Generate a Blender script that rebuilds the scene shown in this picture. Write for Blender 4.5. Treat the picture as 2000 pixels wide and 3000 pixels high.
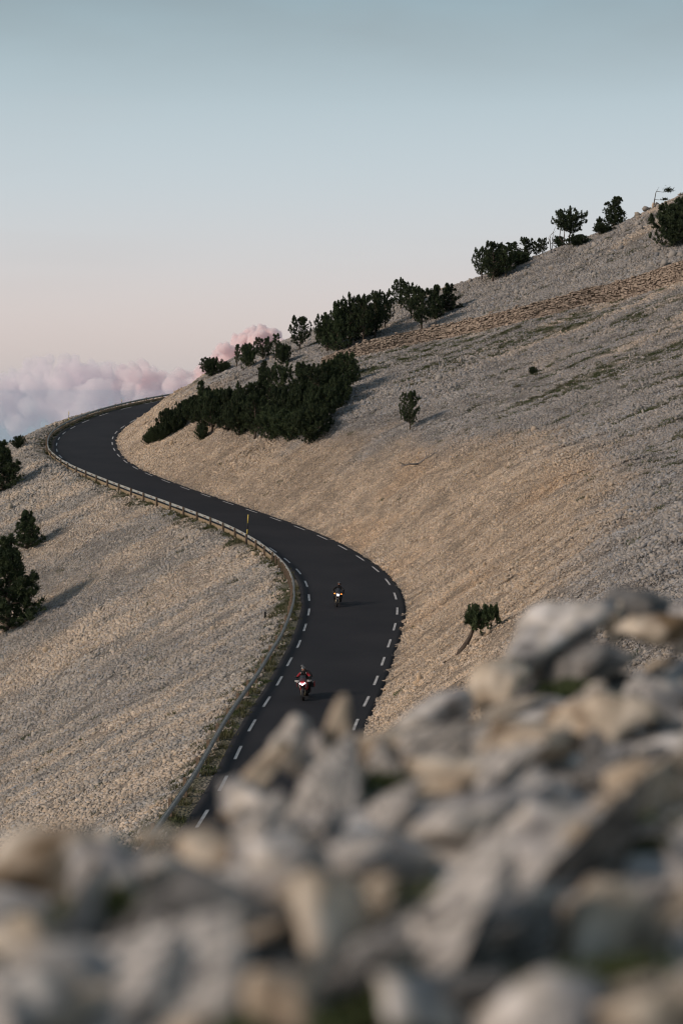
import bpy, bmesh, math, random
import numpy as np
from mathutils import Vector, Matrix, Euler

for o in list(bpy.data.objects):
    bpy.data.objects.remove(o, do_unlink=True)
scene = bpy.context.scene
COL = scene.collection
rng = np.random.default_rng(7)
random.seed(7)

# ------------------------------------------------------------------ camera
FPX, HY = 5460.0, 1150.0                      # focal length and horizon of the 2000 x 3000 picture
PITCH = math.atan((1500 - HY) / FPX)
cam_d = bpy.data.cameras.new('camera')
cam = bpy.data.objects.new('camera', cam_d)
COL.objects.link(cam)
cam_d.sensor_fit = 'HORIZONTAL'
cam_d.sensor_width = 24.0
cam_d.lens = FPX / 2000 * 24.0
cam_d.clip_start, cam_d.clip_end = 0.2, 400000
cam.location = (0, 0, 0)
cam.rotation_euler = (math.pi / 2 - PITCH, 0, 0)
cam_d.dof.use_dof = True
cam_d.dof.focus_distance = 128
cam_d.dof.aperture_fstop = 1.65
cam_d.dof.aperture_blades = 9
scene.camera = cam

# ------------------------------------------------------------------ sky, sun, exposure
SUN_EL, SUN_AZ = math.radians(26.0), math.atan2(-0.90, -0.44)   # sun to the left and a little behind
world = bpy.data.worlds.new('World')
scene.world = world
world.use_nodes = True
wn, wl = world.node_tree.nodes, world.node_tree.links
wn.clear()
w_out = wn.new('ShaderNodeOutputWorld')
w_bg = wn.new('ShaderNodeBackground')
w_bg.inputs['Strength'].default_value = 0.12
w_sky = wn.new('ShaderNodeTexSky')
w_sky.sky_type = 'NISHITA'
w_sky.sun_disc = False
w_sky.sun_elevation = SUN_EL
w_sky.sun_rotation = SUN_AZ
w_sky.altitude = 1700
w_sky.air_density, w_sky.dust_density, w_sky.ozone_density = 1.0, 1.6, 1.2
w_geo = wn.new('ShaderNodeTexCoord')
w_sep = wn.new('ShaderNodeSeparateXYZ')
w_max = wn.new('ShaderNodeMath'); w_max.operation = 'MAXIMUM'; w_max.inputs[1].default_value = 0.004
w_com = wn.new('ShaderNodeCombineXYZ')
wl.new(w_geo.outputs['Generated'], w_sep.inputs[0])
wl.new(w_sep.outputs['X'], w_com.inputs['X']); wl.new(w_sep.outputs['Y'], w_com.inputs['Y'])
wl.new(w_sep.outputs['Z'], w_max.inputs[0]); wl.new(w_max.outputs[0], w_com.inputs['Z'])
w_nrm = wn.new('ShaderNodeVectorMath'); w_nrm.operation = 'NORMALIZE'
wl.new(w_com.outputs[0], w_nrm.inputs[0]); wl.new(w_nrm.outputs[0], w_sky.inputs[0])
# dusk veil: the pale rose band low down and the grey teal above it, the same all round the horizon
w_ramp = wn.new('ShaderNodeValToRGB')
w_ramp.color_ramp.interpolation = 'B_SPLINE'
el = w_ramp.color_ramp.elements
stops = [(-0.05, (0.17, 0.23, 0.30)), (-0.025, (0.25, 0.31, 0.38)), (-.002, (0.42, 0.44, 0.48)), (0.012, (0.56, 0.475, 0.465)), (0.04, (0.64, 0.55, 0.53)), (0.07, (0.615, 0.585, 0.58)), (0.11, (0.55, 0.605, 0.63)),
         (0.155, (0.465, 0.55, 0.58)), (0.21, (0.29, 0.39, 0.42)), (0.45, (0.14, 0.20, 0.26)), (1.0, (0.075, 0.115, 0.17))]
stops = [((p + .05) / 1.05, c) for p, c in stops]
el[0].position, el[0].color = stops[0][0], (*stops[0][1], 1)
el[1].position, el[1].color = stops[-1][0], (*stops[-1][1], 1)
for p, c in stops[1:-1]:
    e = el.new(p); e.color = (*c, 1)
w_rm = wn.new('ShaderNodeMapRange'); w_rm.inputs[1].default_value = -.05; w_rm.inputs[2].default_value = 1.0
wl.new(w_sep.outputs['Z'], w_rm.inputs[0]); wl.new(w_rm.outputs[0], w_ramp.inputs[0])
w_scl = wn.new('ShaderNodeVectorMath'); w_scl.operation = 'SCALE'; w_scl.inputs['Scale'].default_value = 1.0 / 0.12
wl.new(w_ramp.outputs[0], w_scl.inputs[0])
# a few thin high streaks of cloud
w_map = wn.new('ShaderNodeMapping'); w_map.inputs['Scale'].default_value = (1.2, 1.2, 9.0)
w_noi = wn.new('ShaderNodeTexNoise'); w_noi.inputs['Scale'].default_value = 2.3; w_noi.inputs['Detail'].default_value = 3
w_nr = wn.new('ShaderNodeMapRange'); w_nr.inputs[1].default_value = 0.52; w_nr.inputs[2].default_value = 0.75
w_nr.inputs[3].default_value = 0.0; w_nr.inputs[4].default_value = 0.16
wl.new(w_geo.outputs['Generated'], w_map.inputs[0]); wl.new(w_map.outputs[0], w_noi.inputs[0]); wl.new(w_noi.outputs[0], w_nr.inputs[0])
w_mix = wn.new('ShaderNodeMix'); w_mix.data_type = 'RGBA'; w_mix.inputs['Factor'].default_value = 0.9
w_mx2 = wn.new('ShaderNodeMix'); w_mx2.data_type = 'RGBA'; w_mx2.inputs['B'].default_value = (3.9, 3.5, 3.45, 1)
wl.new(w_sky.outputs[0], w_mix.inputs['A']); wl.new(w_scl.outputs[0], w_mix.inputs['B'])
wl.new(w_nr.outputs[0], w_mx2.inputs['Factor']); wl.new(w_mix.outputs['Result'], w_mx2.inputs['A'])
# broken grey cloud higher up, just reaching into view
w_m3 = wn.new('ShaderNodeMapping'); w_m3.inputs['Scale'].default_value = (3.0, 3.0, 9.0); w_m3.inputs['Location'].default_value = (.35, 0, .2)
w_n3 = wn.new('ShaderNodeTexNoise'); w_n3.inputs['Scale'].default_value = 1.4; w_n3.inputs['Detail'].default_value = 4
w_r3 = wn.new('ShaderNodeMapRange'); w_r3.inputs[1].default_value = .46; w_r3.inputs[2].default_value = .66; w_r3.inputs[4].default_value = .55
w_z3 = wn.new('ShaderNodeMapRange'); w_z3.inputs[1].default_value = .150; w_z3.inputs[2].default_value = .235
w_p3 = wn.new('ShaderNodeMath'); w_p3.operation = 'MULTIPLY'
w_x3 = wn.new('ShaderNodeMix'); w_x3.data_type = 'RGBA'; w_x3.inputs['B'].default_value = (2.15, 2.25, 2.3, 1)
wl.new(w_geo.outputs['Generated'], w_m3.inputs[0]); wl.new(w_m3.outputs[0], w_n3.inputs[0]); wl.new(w_n3.outputs[0], w_r3.inputs[0])
wl.new(w_sep.outputs['Z'], w_z3.inputs[0]); wl.new(w_r3.outputs[0], w_p3.inputs[0]); wl.new(w_z3.outputs[0], w_p3.inputs[1])
wl.new(w_p3.outputs[0], w_x3.inputs['Factor']); wl.new(w_mx2.outputs['Result'], w_x3.inputs['A'])
wl.new(w_x3.outputs['Result'], w_bg.inputs['Color'])
wl.new(w_bg.outputs[0], w_out.inputs['Surface'])

sun_d = bpy.data.lights.new('sun', 'SUN')
sun_d.energy = 2.4
sun_d.angle = math.radians(12.0)
sun_d.color = (1.0, 0.81, 0.68)
sun = bpy.data.objects.new('sun', sun_d)
COL.objects.link(sun)
sdir = Vector((-0.90 * math.cos(SUN_EL), -0.44 * math.cos(SUN_EL), math.sin(SUN_EL))).normalized()
sun.rotation_euler = sdir.to_track_quat('Z', 'Y').to_euler()
sun.location = (-60, -30, 40)

vs = scene.view_settings
vs.view_transform = 'Standard'
vs.look = 'None'
vs.gamma = 1.0
vs.exposure = 0.1
cy = scene.cycles
cy.use_denoising = True
cy.max_bounces = 18
cy.diffuse_bounces = 3
cy.glossy_bounces = 2
cy.transmission_bounces = 3
cy.transparent_max_bounces = 8
cy.volume_bounces = 16
cy.filter_width = 1.15
scene.render.film_transparent = False


# ------------------------------------------------------------------ small helpers
def tag(o, label=None, cat=None, group=None, kind=None):
    if label: o['label'] = label
    if cat: o['category'] = cat
    if group: o['group'] = group
    if kind: o['kind'] = kind
    return o


def new_mesh(name, verts, faces, mats=(), smooth=False):
    me = bpy.data.meshes.new(name)
    if isinstance(faces, np.ndarray):
        verts = np.asarray(verts, dtype=np.float32)
        n, k = faces.shape
        me.vertices.add(len(verts)); me.vertices.foreach_set('co', verts.ravel())
        me.loops.add(n * k); me.loops.foreach_set('vertex_index', faces.astype(np.int32).ravel())
        me.polygons.add(n); me.polygons.foreach_set('loop_start', np.arange(0, n * k, k, dtype=np.int32))
        me.update(calc_edges=True)
        me.validate()
    else:
        me.from_pydata([tuple(v) for v in verts], [], faces)
        me.update()
    for m in ([mats] if not isinstance(mats, (list, tuple)) else mats):
        me.materials.append(m)
    if smooth:
        me.polygons.foreach_set('use_smooth', np.ones(len(me.polygons), dtype=bool))
    return me


def link(name, me, parent=None, loc=None):
    o = bpy.data.objects.new(name, me)
    COL.objects.link(o)
    if parent is not None: o.parent = parent
    if loc is not None: o.location = loc
    return o


def empty(name, loc=(0, 0, 0), rz=0.0):
    o = bpy.data.objects.new(name, None)
    o.empty_display_size = 0.2
    COL.objects.link(o)
    o.location = loc
    o.rotation_euler = (0, 0, rz)
    return o


class G:
    """collects simple solids into one mesh"""
    def __init__(s):
        s.v, s.f, s.m = [], [], []

    def add(s, v, f, m=0):
        b = len(s.v)
        s.v += [tuple(map(float, p)) for p in v]
        s.f += [tuple(i + b for i in q) for q in f]
        s.m += [m] * len(f)

    def box(s, c, size, rot=None, m=0, taper=(1, 1)):
        c = Vector(c); h = [a / 2 for a in size]
        M = rot.to_matrix() if isinstance(rot, Euler) else (rot or Matrix.Identity(3))
        v = []
        for z in (-1, 1):
            t = taper if z > 0 else (1, 1)
            for x, y in ((-1, -1), (1, -1), (1, 1), (-1, 1)):
                v.append(c + M @ Vector((x * h[0] * t[0], y * h[1] * t[1], z * h[2])))
        s.add(v, [(0, 3, 2, 1), (4, 5, 6, 7), (0, 1, 5, 4), (1, 2, 6, 5), (2, 3, 7, 6), (3, 0, 4, 7)], m)

    def tube(s, pts, rad, n=8, m=0, cap=True):
        pts = [Vector(p) for p in pts]
        if not isinstance(rad, (list, tuple)): rad = [rad] * len(pts)
        v, f = [], []
        up = Vector((0, 0, 1))
        for i, p in enumerate(pts):
            t = (pts[min(i + 1, len(pts) - 1)] - pts[max(i - 1, 0)]).normalized()
            a = t.cross(up if abs(t.z) < .95 else Vector((1, 0, 0))).normalized()
            b = t.cross(a).normalized()
            for k in range(n):
                w = 2 * math.pi * k / n
                v.append(p + (a * math.cos(w) + b * math.sin(w)) * rad[i])
        for i in range(len(pts) - 1):
            for k in range(n):
                f.append((i * n + k, i * n + (k + 1) % n, (i + 1) * n + (k + 1) % n, (i + 1) * n + k))
        if cap:
            f.append(tuple(range(n))[::-1]); f.append(tuple((len(pts) - 1) * n + k for k in range(n)))
        s.add(v, f, m)

    def ell(s, c, r, nu=12, nv=8, m=0, rot=None):
        c = Vector(c); v, f = [], []
        M = rot.to_matrix() if isinstance(rot, Euler) else Matrix.Identity(3)
        for j in range(nv + 1):
            a = math.pi * j / nv
            for i in range(nu):
                b = 2 * math.pi * i / nu
                v.append(c + M @ Vector((r[0] * math.sin(a) * math.cos(b), r[1] * math.sin(a) * math.sin(b), r[2] * math.cos(a))))
        for j in range(nv):
            for i in range(nu):
                f.append((j * nu + i, (j + 1) * nu + i, (j + 1) * nu + (i + 1) % nu, j * nu + (i + 1) % nu))
        s.add(v, f, m)

    def torus(s, c, R, r, nu=28, nv=8, m=0, flat=1.0):
        c = Vector(c); v, f = [], []
        for i in range(nu):                        # wheel in the y-z plane
            a = 2 * math.pi * i / nu
            for j in range(nv):
                b = 2 * math.pi * j / nv
                q = R + r * math.cos(b)
                v.append(c + Vector((r * flat * math.sin(b), q * math.cos(a), q * math.sin(a))))
        for i in range(nu):
            for j in range(nv):
                f.append((i * nv + j, ((i + 1) % nu) * nv + j, ((i + 1) % nu) * nv + (j + 1) % nv, i * nv + (j + 1) % nv))
        s.add(v, f, m)

    def build(s, name, mats, parent=None, smooth=False, loc=None):
        me = new_mesh(name, s.v, s.f, mats, smooth)
        if any(s.m): me.polygons.foreach_set('material_index', s.m)
        bm = bmesh.new(); bm.from_mesh(me)
        bmesh.ops.remove_doubles(bm, verts=bm.verts, dist=1e-5)
        bmesh.ops.recalc_face_normals(bm, faces=bm.faces)
        bm.to_mesh(me); bm.free()
        return link(name, me, parent, loc)


# ------------------------------------------------------------------ value noise for shaping (world space)
def vnoise(x, y, seed=0):
    x = np.asarray(x, float); y = np.asarray(y, float)
    xi, yi = np.floor(x).astype(np.int64), np.floor(y).astype(np.int64)
    xf, yf = x - xi, y - yi
    def h(a, b):
        n = (a * 374761393 + b * 668265263 + seed * 974711) & 0x7fffffff
        n = ((n ^ (n >> 13)) * 1274126177) & 0x7fffffff
        return ((n ^ (n >> 16)) & 0xffff) / 65535.0
    u, v = xf * xf * (3 - 2 * xf), yf * yf * (3 - 2 * yf)
    return (h(xi, yi) * (1 - u) + h(xi + 1, yi) * u) * (1 - v) + (h(xi, yi + 1) * (1 - u) + h(xi + 1, yi + 1) * u) * v


def fbm(x, y, seed=0, octv=4):
    s, a, t = 0, 1, 0
    for k in range(octv):
        s = s + a * vnoise(x * 2 ** k, y * 2 ** k, seed + k * 17); t += a; a *= .5
    return s / t - .5


def sstep(a, b, x):
    t = np.clip((x - a) / (b - a), 0, 1)
    return t * t * (3 - 2 * t)


# ------------------------------------------------------------------ materials
def mat_base(name, rough=0.8, spec=0.3):
    m = bpy.data.materials.new(name); m.use_nodes = True
    n = m.node_tree.nodes; l = m.node_tree.links
    b = n['Principled BSDF']
    b.inputs['Roughness'].default_value = rough
    b.inputs['Specular IOR Level'].default_value = spec
    return m, n, l, b


def mat_noise(name, c0, c1, scale=4.0, rough=0.8, spec=0.25, bump=0.0, bscale=None, detail=5, metal=0.0, coords='Object'):
    m, n, l, b = mat_base(name, rough, spec)
    b.inputs['Metallic'].default_value = metal
    tc = n.new('ShaderNodeTexCoord')
    no = n.new('ShaderNodeTexNoise'); no.inputs['Scale'].default_value = scale; no.inputs['Detail'].default_value = detail
    l.new(tc.outputs[coords], no.inputs['Vector'])
    r = n.new('ShaderNodeValToRGB')
    r.color_ramp.elements[0].position = .3; r.color_ramp.elements[0].color = (*c0, 1)
    r.color_ramp.elements[1].position = .7; r.color_ramp.elements[1].color = (*c1, 1)
    l.new(no.outputs['Fac'], r.inputs[0]); l.new(r.outputs[0], b.inputs['Base Color'])
    if bump:
        nb = n.new('ShaderNodeTexNoise'); nb.inputs['Scale'].default_value = bscale or scale * 4; nb.inputs['Detail'].default_value = 6
        l.new(tc.outputs[coords], nb.inputs['Vector'])
        bu = n.new('ShaderNodeBump'); bu.inputs['Strength'].default_value = bump; bu.inputs['Distance'].default_value = .05
        l.new(nb.outputs['Fac'], bu.inputs['Height']); l.new(bu.outputs[0], b.inputs['Normal'])
    return m


def mat_emit(name, col, strength):
    m, n, l, b = mat_base(name, .3)
    b.inputs['Base Color'].default_value = (*col, 1)
    b.inputs['Emission Color'].default_value = (*col, 1)
    b.inputs['Emission Strength'].default_value = strength
    return m


def mat_ground():
    """scree soil: vertex tint, broken up by fine stones in colour and relief"""
    m, n, l, b = mat_base('scree_ground', .95, .1)
    at = n.new('ShaderNodeAttribute'); at.attribute_name = 'tint'
    geo = n.new('ShaderNodeNewGeometry')
    vo = n.new('ShaderNodeTexVoronoi'); vo.inputs['Scale'].default_value = 7.0
    l.new(geo.outputs['Position'], vo.inputs['Vector'])
    sep = n.new('ShaderNodeSeparateColor'); l.new(vo.outputs['Color'], sep.inputs[0])
    mr = n.new('ShaderNodeMapRange'); mr.inputs[3].default_value = .55; mr.inputs[4].default_value = 1.12
    l.new(sep.outputs[0], mr.inputs[0])
    mu = n.new('ShaderNodeVectorMath'); mu.operation = 'SCALE'
    l.new(at.outputs['Color'], mu.inputs[0]); l.new(mr.outputs[0], mu.inputs['Scale'])
    l.new(mu.outputs[0], b.inputs['Base Color'])
    bu = n.new('ShaderNodeBump'); bu.inputs['Strength'].default_value = .9; bu.inputs['Distance'].default_value = .12
    inv = n.new('ShaderNodeMath'); inv.operation = 'SUBTRACT'; inv.inputs[0].default_value = 1
    l.new(vo.outputs['Distance'], inv.inputs[1]); l.new(inv.outputs[0], bu.inputs['Height'])
    l.new(bu.outputs[0], b.inputs['Normal'])
    return m


def mat_stone():
    """scree stones: tint of the place they lie in, times the stone's own shade"""
    m, n, l, b = mat_base('scree_stone', .9, .2)
    a1 = n.new('ShaderNodeAttribute'); a1.attribute_type = 'INSTANCER'; a1.attribute_name = 'tint'
    a2 = n.new('ShaderNodeAttribute'); a2.attribute_name = 'shade'
    mu = n.new('ShaderNodeVectorMath'); mu.operation = 'MULTIPLY'
    l.new(a1.outputs['Color'], mu.inputs[0]); l.new(a2.outputs['Color'], mu.inputs[1])
    l.new(mu.outputs[0], b.inputs['Base Color'])
    return m


M = {}
M['ground'] = mat_ground()
M['stone'] = mat_stone()
M['asphalt'] = mat_noise('asphalt', (.017, .0185, .022), (.028, .028, .031), .22, .85, .2, .25, 60, coords='Object')
M['paint'] = mat_noise('road_paint', (.34, .34, .33), (.62, .62, .60), 2.2, .7, .3)
M['bark'] = mat_noise('pine_bark', (.06, .048, .04), (.13, .105, .085), 6, .95, .1, .5)
M['deadwood'] = mat_noise('dead_wood', (.16, .145, .13), (.30, .27, .245), 8, .9, .1, .4)
M['post'] = mat_noise('post_wood', (.13, .095, .07), (.24, .18, .13), 9, .9, .15, .4)
M['log'] = mat_noise('weathered_rail', (.20, .215, .20), (.34, .35, .325), 5, .75, .3, .3)
M['steel'] = mat_noise('galvanised_steel', (.27, .29, .275), (.42, .44, .41), 4, .5, .5, 0)
M['rust'] = mat_noise('rust_bolt', (.12, .05, .03), (.25, .11, .06), 20, .9)
M['board'] = mat_noise('timber_board', (.22, .175, .115), (.34, .27, .18), 3, .85, .2, .3)
M['yellow'] = mat_noise('marker_yellow', (.60, .46, .08), (.72, .58, .14), 6, .6)
M['black'] = mat_noise('black_plastic', (.010, .010, .011), (.022, .022, .024), 8, .5, .4)
M['tyre'] = mat_noise('tyre_rubber', (.010, .010, .010), (.020, .020, .020), 10, .85, .3)
M['rim'] = mat_noise('dark_alloy', (.03, .03, .032), (.06, .06, .062), 10, .4, .5, 0, metal=.6)
M['gold'] = mat_noise('fork_metal', (.42, .36, .24), (.56, .48, .33), 5, .35, .5, 0, metal=.7)
M['red'] = mat_noise('red_paint', (.26, .012, .018), (.34, .018, .024), 3, .3, .5)
M['white'] = mat_noise('white_trim', (.38, .38, .37), (.52, .52, .51), 5, .45, .4)
M['leather'] = mat_noise('black_leather', (.008, .008, .010), (.020, .020, .022), 9, .65, .3, .2)
M['redjacket'] = mat_noise('red_jacket', (.20, .015, .022), (.30, .025, .03), 9, .75, .3)
M['skin'] = mat_noise('skin', (.42, .22, .16), (.52, .30, .22), 14, .6, .3)
M['silver'] = mat_noise('helmet_silver', (.10, .105, .11), (.20, .205, .21), 6, .3, .5)
M['lamp'] = mat_emit('headlamp', (1.0, .93, 1.0), 4.0)
M['amber'] = mat_emit('amber_lamp', (1.0, .30, .05), 2.2)
g_m, g_n, g_l, g_b = mat_base('smoked_screen', .08, .5)
g_b.inputs['Base Color'].default_value = (.10, .11, .13, 1)
g_b.inputs['Transmission Weight'].default_value = .55
g_b.inputs['Alpha'].default_value = .8
M['screen'] = g_m


def mat_leaf(name, c0, c1):
    m, n, l, b = mat_base(name, .75, .25)
    oi = n.new('ShaderNodeObjectInfo')
    at = n.new('ShaderNodeAttribute'); at.attribute_name = 'shade'
    mx = n.new('ShaderNodeMix'); mx.data_type = 'RGBA'
    mx.inputs['A'].default_value = (*c0, 1); mx.inputs['B'].default_value = (*c1, 1)
    l.new(at.outputs['Fac'], mx.inputs['Factor'])
    hs = n.new('ShaderNodeHueSaturation')
    mr = n.new('ShaderNodeMapRange'); mr.inputs[3].default_value = .75; mr.inputs[4].default_value = 1.25
    l.new(oi.outputs['Random'], mr.inputs[0]); l.new(mr.outputs[0], hs.inputs['Value'])
    l.new(mx.outputs['Result'], hs.inputs['Color']); l.new(hs.outputs[0], b.inputs['Base Color'])
    return m


M['needles'] = mat_leaf('pine_needles', (.020, .036, .016), (.060, .082, .034))
M['grass'] = mat_leaf('dry_grass', (.045, .056, .022), (.125, .118, .058))  # tone lowered to paint in the guardrail's shadow on the verge
M['weed'] = mat_leaf('green_weed', (.035, .055, .022), (.095, .115, .045))

# ------------------------------------------------------------------ road line (fitted: edge dashes every 6.5 m)
R_px = [(1034, 2128), (1072, 2060), (1102, 1998), (1120, 1942), (1139, 1889), (1156, 1840), (1167, 1794), (1163, 1750), (1142, 1707),
        (1105, 1669), (1060, 1638), (1009, 1606), (951, 1577), (882, 1548), (812, 1523), (741, 1499), (672, 1475), (605, 1453),
        (544, 1432), (487, 1411), (435, 1391), (395, 1372), (367, 1354), (346, 1335), (333, 1318), (327, 1300), (328, 1284),
        (336, 1268), (355, 1253), (382, 1236)]


def ray(px, py):
    x, y = (px - 1000) / FPX, -(py - 1500) / FPX
    c, s = math.cos(PITCH), math.sin(PITCH)
    d = np.array([x, c + y * s, -s + y * c])
    return d / d[1]


pts = [ray(*R_px[0]) * 95.0]
for p in R_px[1:]:
    d, q = ray(*p), pts[-1]
    a_, b_, c_ = d @ d, -2 * d @ q, q @ q - 6.5 ** 2
    pts.append(d * ((-b_ + math.sqrt(max(b_ * b_ - 4 * a_ * c_, 0))) / (2 * a_)))
near = np.array([(-56, -30, -20.), (-41, -8, -19.6), (-24, 14, -19), (-11.5, 30, -18.5), (-4.8, 44, -18.1), (-2.2, 56, -17.85), (-1.05, 70, -17.6), (-.1, 82, -17.4)])
far = np.array([(-29.6, 283, -3.2), (-26.7, 290, -2.2), (-22.8, 297, -1.2), (-18, 304, -.3), (-10, 314, .9), (2, 325, 2.2), (20, 338, 3.6), (45, 350, 5)])
RP = np.vstack([near, np.array(pts), far])
s_ = np.r_[0, np.cumsum(np.linalg.norm(np.diff(RP, axis=0), axis=1))]
S = np.arange(0, s_[-1], 1.0)
RQ = np.stack([np.interp(S, s_, RP[:, i]) for i in range(3)], 1)
ker = np.exp(-.5 * (np.arange(-12, 13) / 4.) ** 2); ker /= ker.sum()
for i in range(3):
    RQ[:, i] = np.convolve(np.pad(RQ[:, i], 12, mode='reflect', reflect_type='odd'), ker, 'valid')
TT = np.gradient(RQ[:, :2], axis=0); TT /= np.linalg.norm(TT, axis=1)[:, None]
NN = np.stack([TT[:, 1], -TT[:, 0]], 1)                              # to the right of the line, up the hill
WW = np.interp(RQ[:, 1], [60, 80, 95, 113, 120, 131, 140, 152, 180, 220, 240, 260, 290],
               [5.1, 5.1, 5.3, 5.75, 5.85, 6.3, 6.55, 6.5, 6.5, 6.8, 7.5, 7.3, 6.9])
SHL = np.interp(RQ[:, 1], [100, 200, 235, 260, 300], [1.7, 1.8, 3.6, 3.8, 2.4])   # level verge outside the left line
BANKZ = np.interp(RQ[:, 1], [100, 215, 240, 300], [0.0, 0.0, .55, .1])


def road_pt(s, off):
    """point on the road: arc length s, offset from the right-hand dash line (negative = across the road)"""
    i = np.clip(s, 0, len(S) - 1.001); k = int(i); t = i - k
    p = RQ[k] * (1 - t) + RQ[k + 1] * t
    n = NN[k] * (1 - t) + NN[k + 1] * t
    return np.array([p[0] + n[0] * off, p[1] + n[1] * off, p[2]])


# ------------------------------------------------------------------ terrain height field
STEP = .75
gx = np.arange(-125, 112, STEP); gy = np.arange(-36, 366, STEP)
GX, GY = np.meshgrid(gx, gy)
P2 = np.c_[GX.ravel(), GY.ravel()].astype(np.float32)
idx = np.empty(len(P2), np.int64); dd = np.empty(len(P2), np.float32)
line2 = RQ[:, :2].astype(np.float32)
for a in range(0, len(P2), 20000):
    q = P2[a:a + 20000]
    d2 = (q ** 2).sum(1)[:, None] - 2 * q @ line2.T + (line2 ** 2).sum(1)[None]
    idx[a:a + 20000] = d2.argmin(1); dd[a:a + 20000] = np.sqrt(np.maximum(d2.min(1), 0))
U = ((P2 - line2[idx]) * NN[idx]).sum(1)                              # signed distance from right dash line
side = np.where(U >= 0, dd, -dd)
zr, wr, sh, bz = RQ[idx, 2], WW[idx], SHL[idx], BANKZ[idx]
dr = np.maximum(side - .75, 0)
prof = np.interp(dr, [0, 6, 12, 16, 22, 36, 50, 66, 82, 120], [0, 4.3, 8.3, 10.0, 12.1, 16.9, 22.0, 29.4, 39.4, 61])
roll = 1 + .05 * fbm(P2[:, 0] / 38, P2[:, 1] / 38, 3)
rough_amp = sstep(1, 8, dr)
kfar = np.interp(idx, [np.argmax(RQ[:, 1] > 278), np.argmax(RQ[:, 1] > 305)], [1, .62])
right = zr + prof * kfar * roll + rough_amp * (1.5 * fbm(P2[:, 0] / 17, P2[:, 1] / 17, 5) + .5 * fbm(P2[:, 0] / 4.5, P2[:, 1] / 4.5, 9))
right = right + (.55 * sstep(1, 6, dr) * (1 - sstep(13, 22, dr)) + .15 * sstep(6, 12, dr)) * 2 * fbm(idx / 3.4 + dr * .05, dr / 16, 71, 3)
dl = np.maximum(-side - wr - sh, 0)
profl = np.interp(dl, [0, 10, 30, 60, 120], [0, 4.9, 15.6, 32, 64])
left = zr - .06 + bz * sstep(1.2, 2.6, -side - wr) - profl + sstep(1, 8, dl) * (1.2 * fbm(P2[:, 0] / 15, P2[:, 1] / 15, 11) + .4 * fbm(P2[:, 0] / 4, P2[:, 1] / 4, 12))
Z = np.where(side > .4, right - .05, np.where(side < -wr - .4, left, zr - .16))
# the knoll in the foreground drops away below the rocks
near_lim = -2.2 - .42 * np.maximum(P2[:, 1] - 3, 0)
kk = 1 - sstep(30, 48, P2[:, 1])
Z = Z * (1 - kk) + np.minimum(Z, near_lim) * kk
ZG = Z.reshape(GX.shape)
SIDE = side.reshape(GX.shape)
# soften the crest of the nose
zs = ZG.copy()
k1 = np.exp(-.5 * (np.arange(-10, 11) / 4.) ** 2); k1 /= k1.sum()
for ax in (0, 1):
    pad = np.pad(zs, [(10, 10) if i == ax else (0, 0) for i in (0, 1)], mode='edge')
    zs = sum(k1[j] * np.take(pad, np.arange(j, j + zs.shape[ax]), axis=ax) for j in range(21))
wc = sstep(14, 26, SIDE) * sstep(225, 245, GY)
ZG = ZG * (1 - wc) + zs * wc
Z = ZG.ravel()
DYZ, DXZ = np.gradient(ZG, STEP)


def bil(A, x, y):
    fx = np.clip((np.asarray(x, float) - gx[0]) / STEP, 0, len(gx) - 1.001); fy = np.clip((np.asarray(y, float) - gy[0]) / STEP, 0, len(gy) - 1.001)
    i, j = fx.astype(int), fy.astype(int); u, v = fx - i, fy - j
    return (A[j, i] * (1 - u) + A[j, i + 1] * u) * (1 - v) + (A[j + 1, i] * (1 - u) + A[j + 1, i + 1] * u) * v


def hz(x, y): return bil(ZG, x, y)


def hit(px, py, y0=60., y1=345.):
    """where the line of sight through a picture point meets the ground"""
    d = ray(px, py); yy = np.arange(y0, y1, .25)
    below = d[2] * yy < hz(d[0] * yy, yy)
    k = int(np.argmax(below)) if below.any() else len(yy) - 1
    if not below.any():                       # just over the skyline: closest approach
        k = int(np.argmin(d[2] * yy - hz(d[0] * yy, yy)))
    y = yy[k]
    return np.array([d[0] * y, y, float(hz(d[0] * y, y))])


def project(p):
    p = np.atleast_2d(p); c, s = math.cos(PITCH), math.sin(PITCH)
    fw = p[:, 1] * c - p[:, 2] * s; up = p[:, 1] * s + p[:, 2] * c
    return np.c_[1000 + FPX * p[:, 0] / fw, 1500 - FPX * up / fw]


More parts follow.
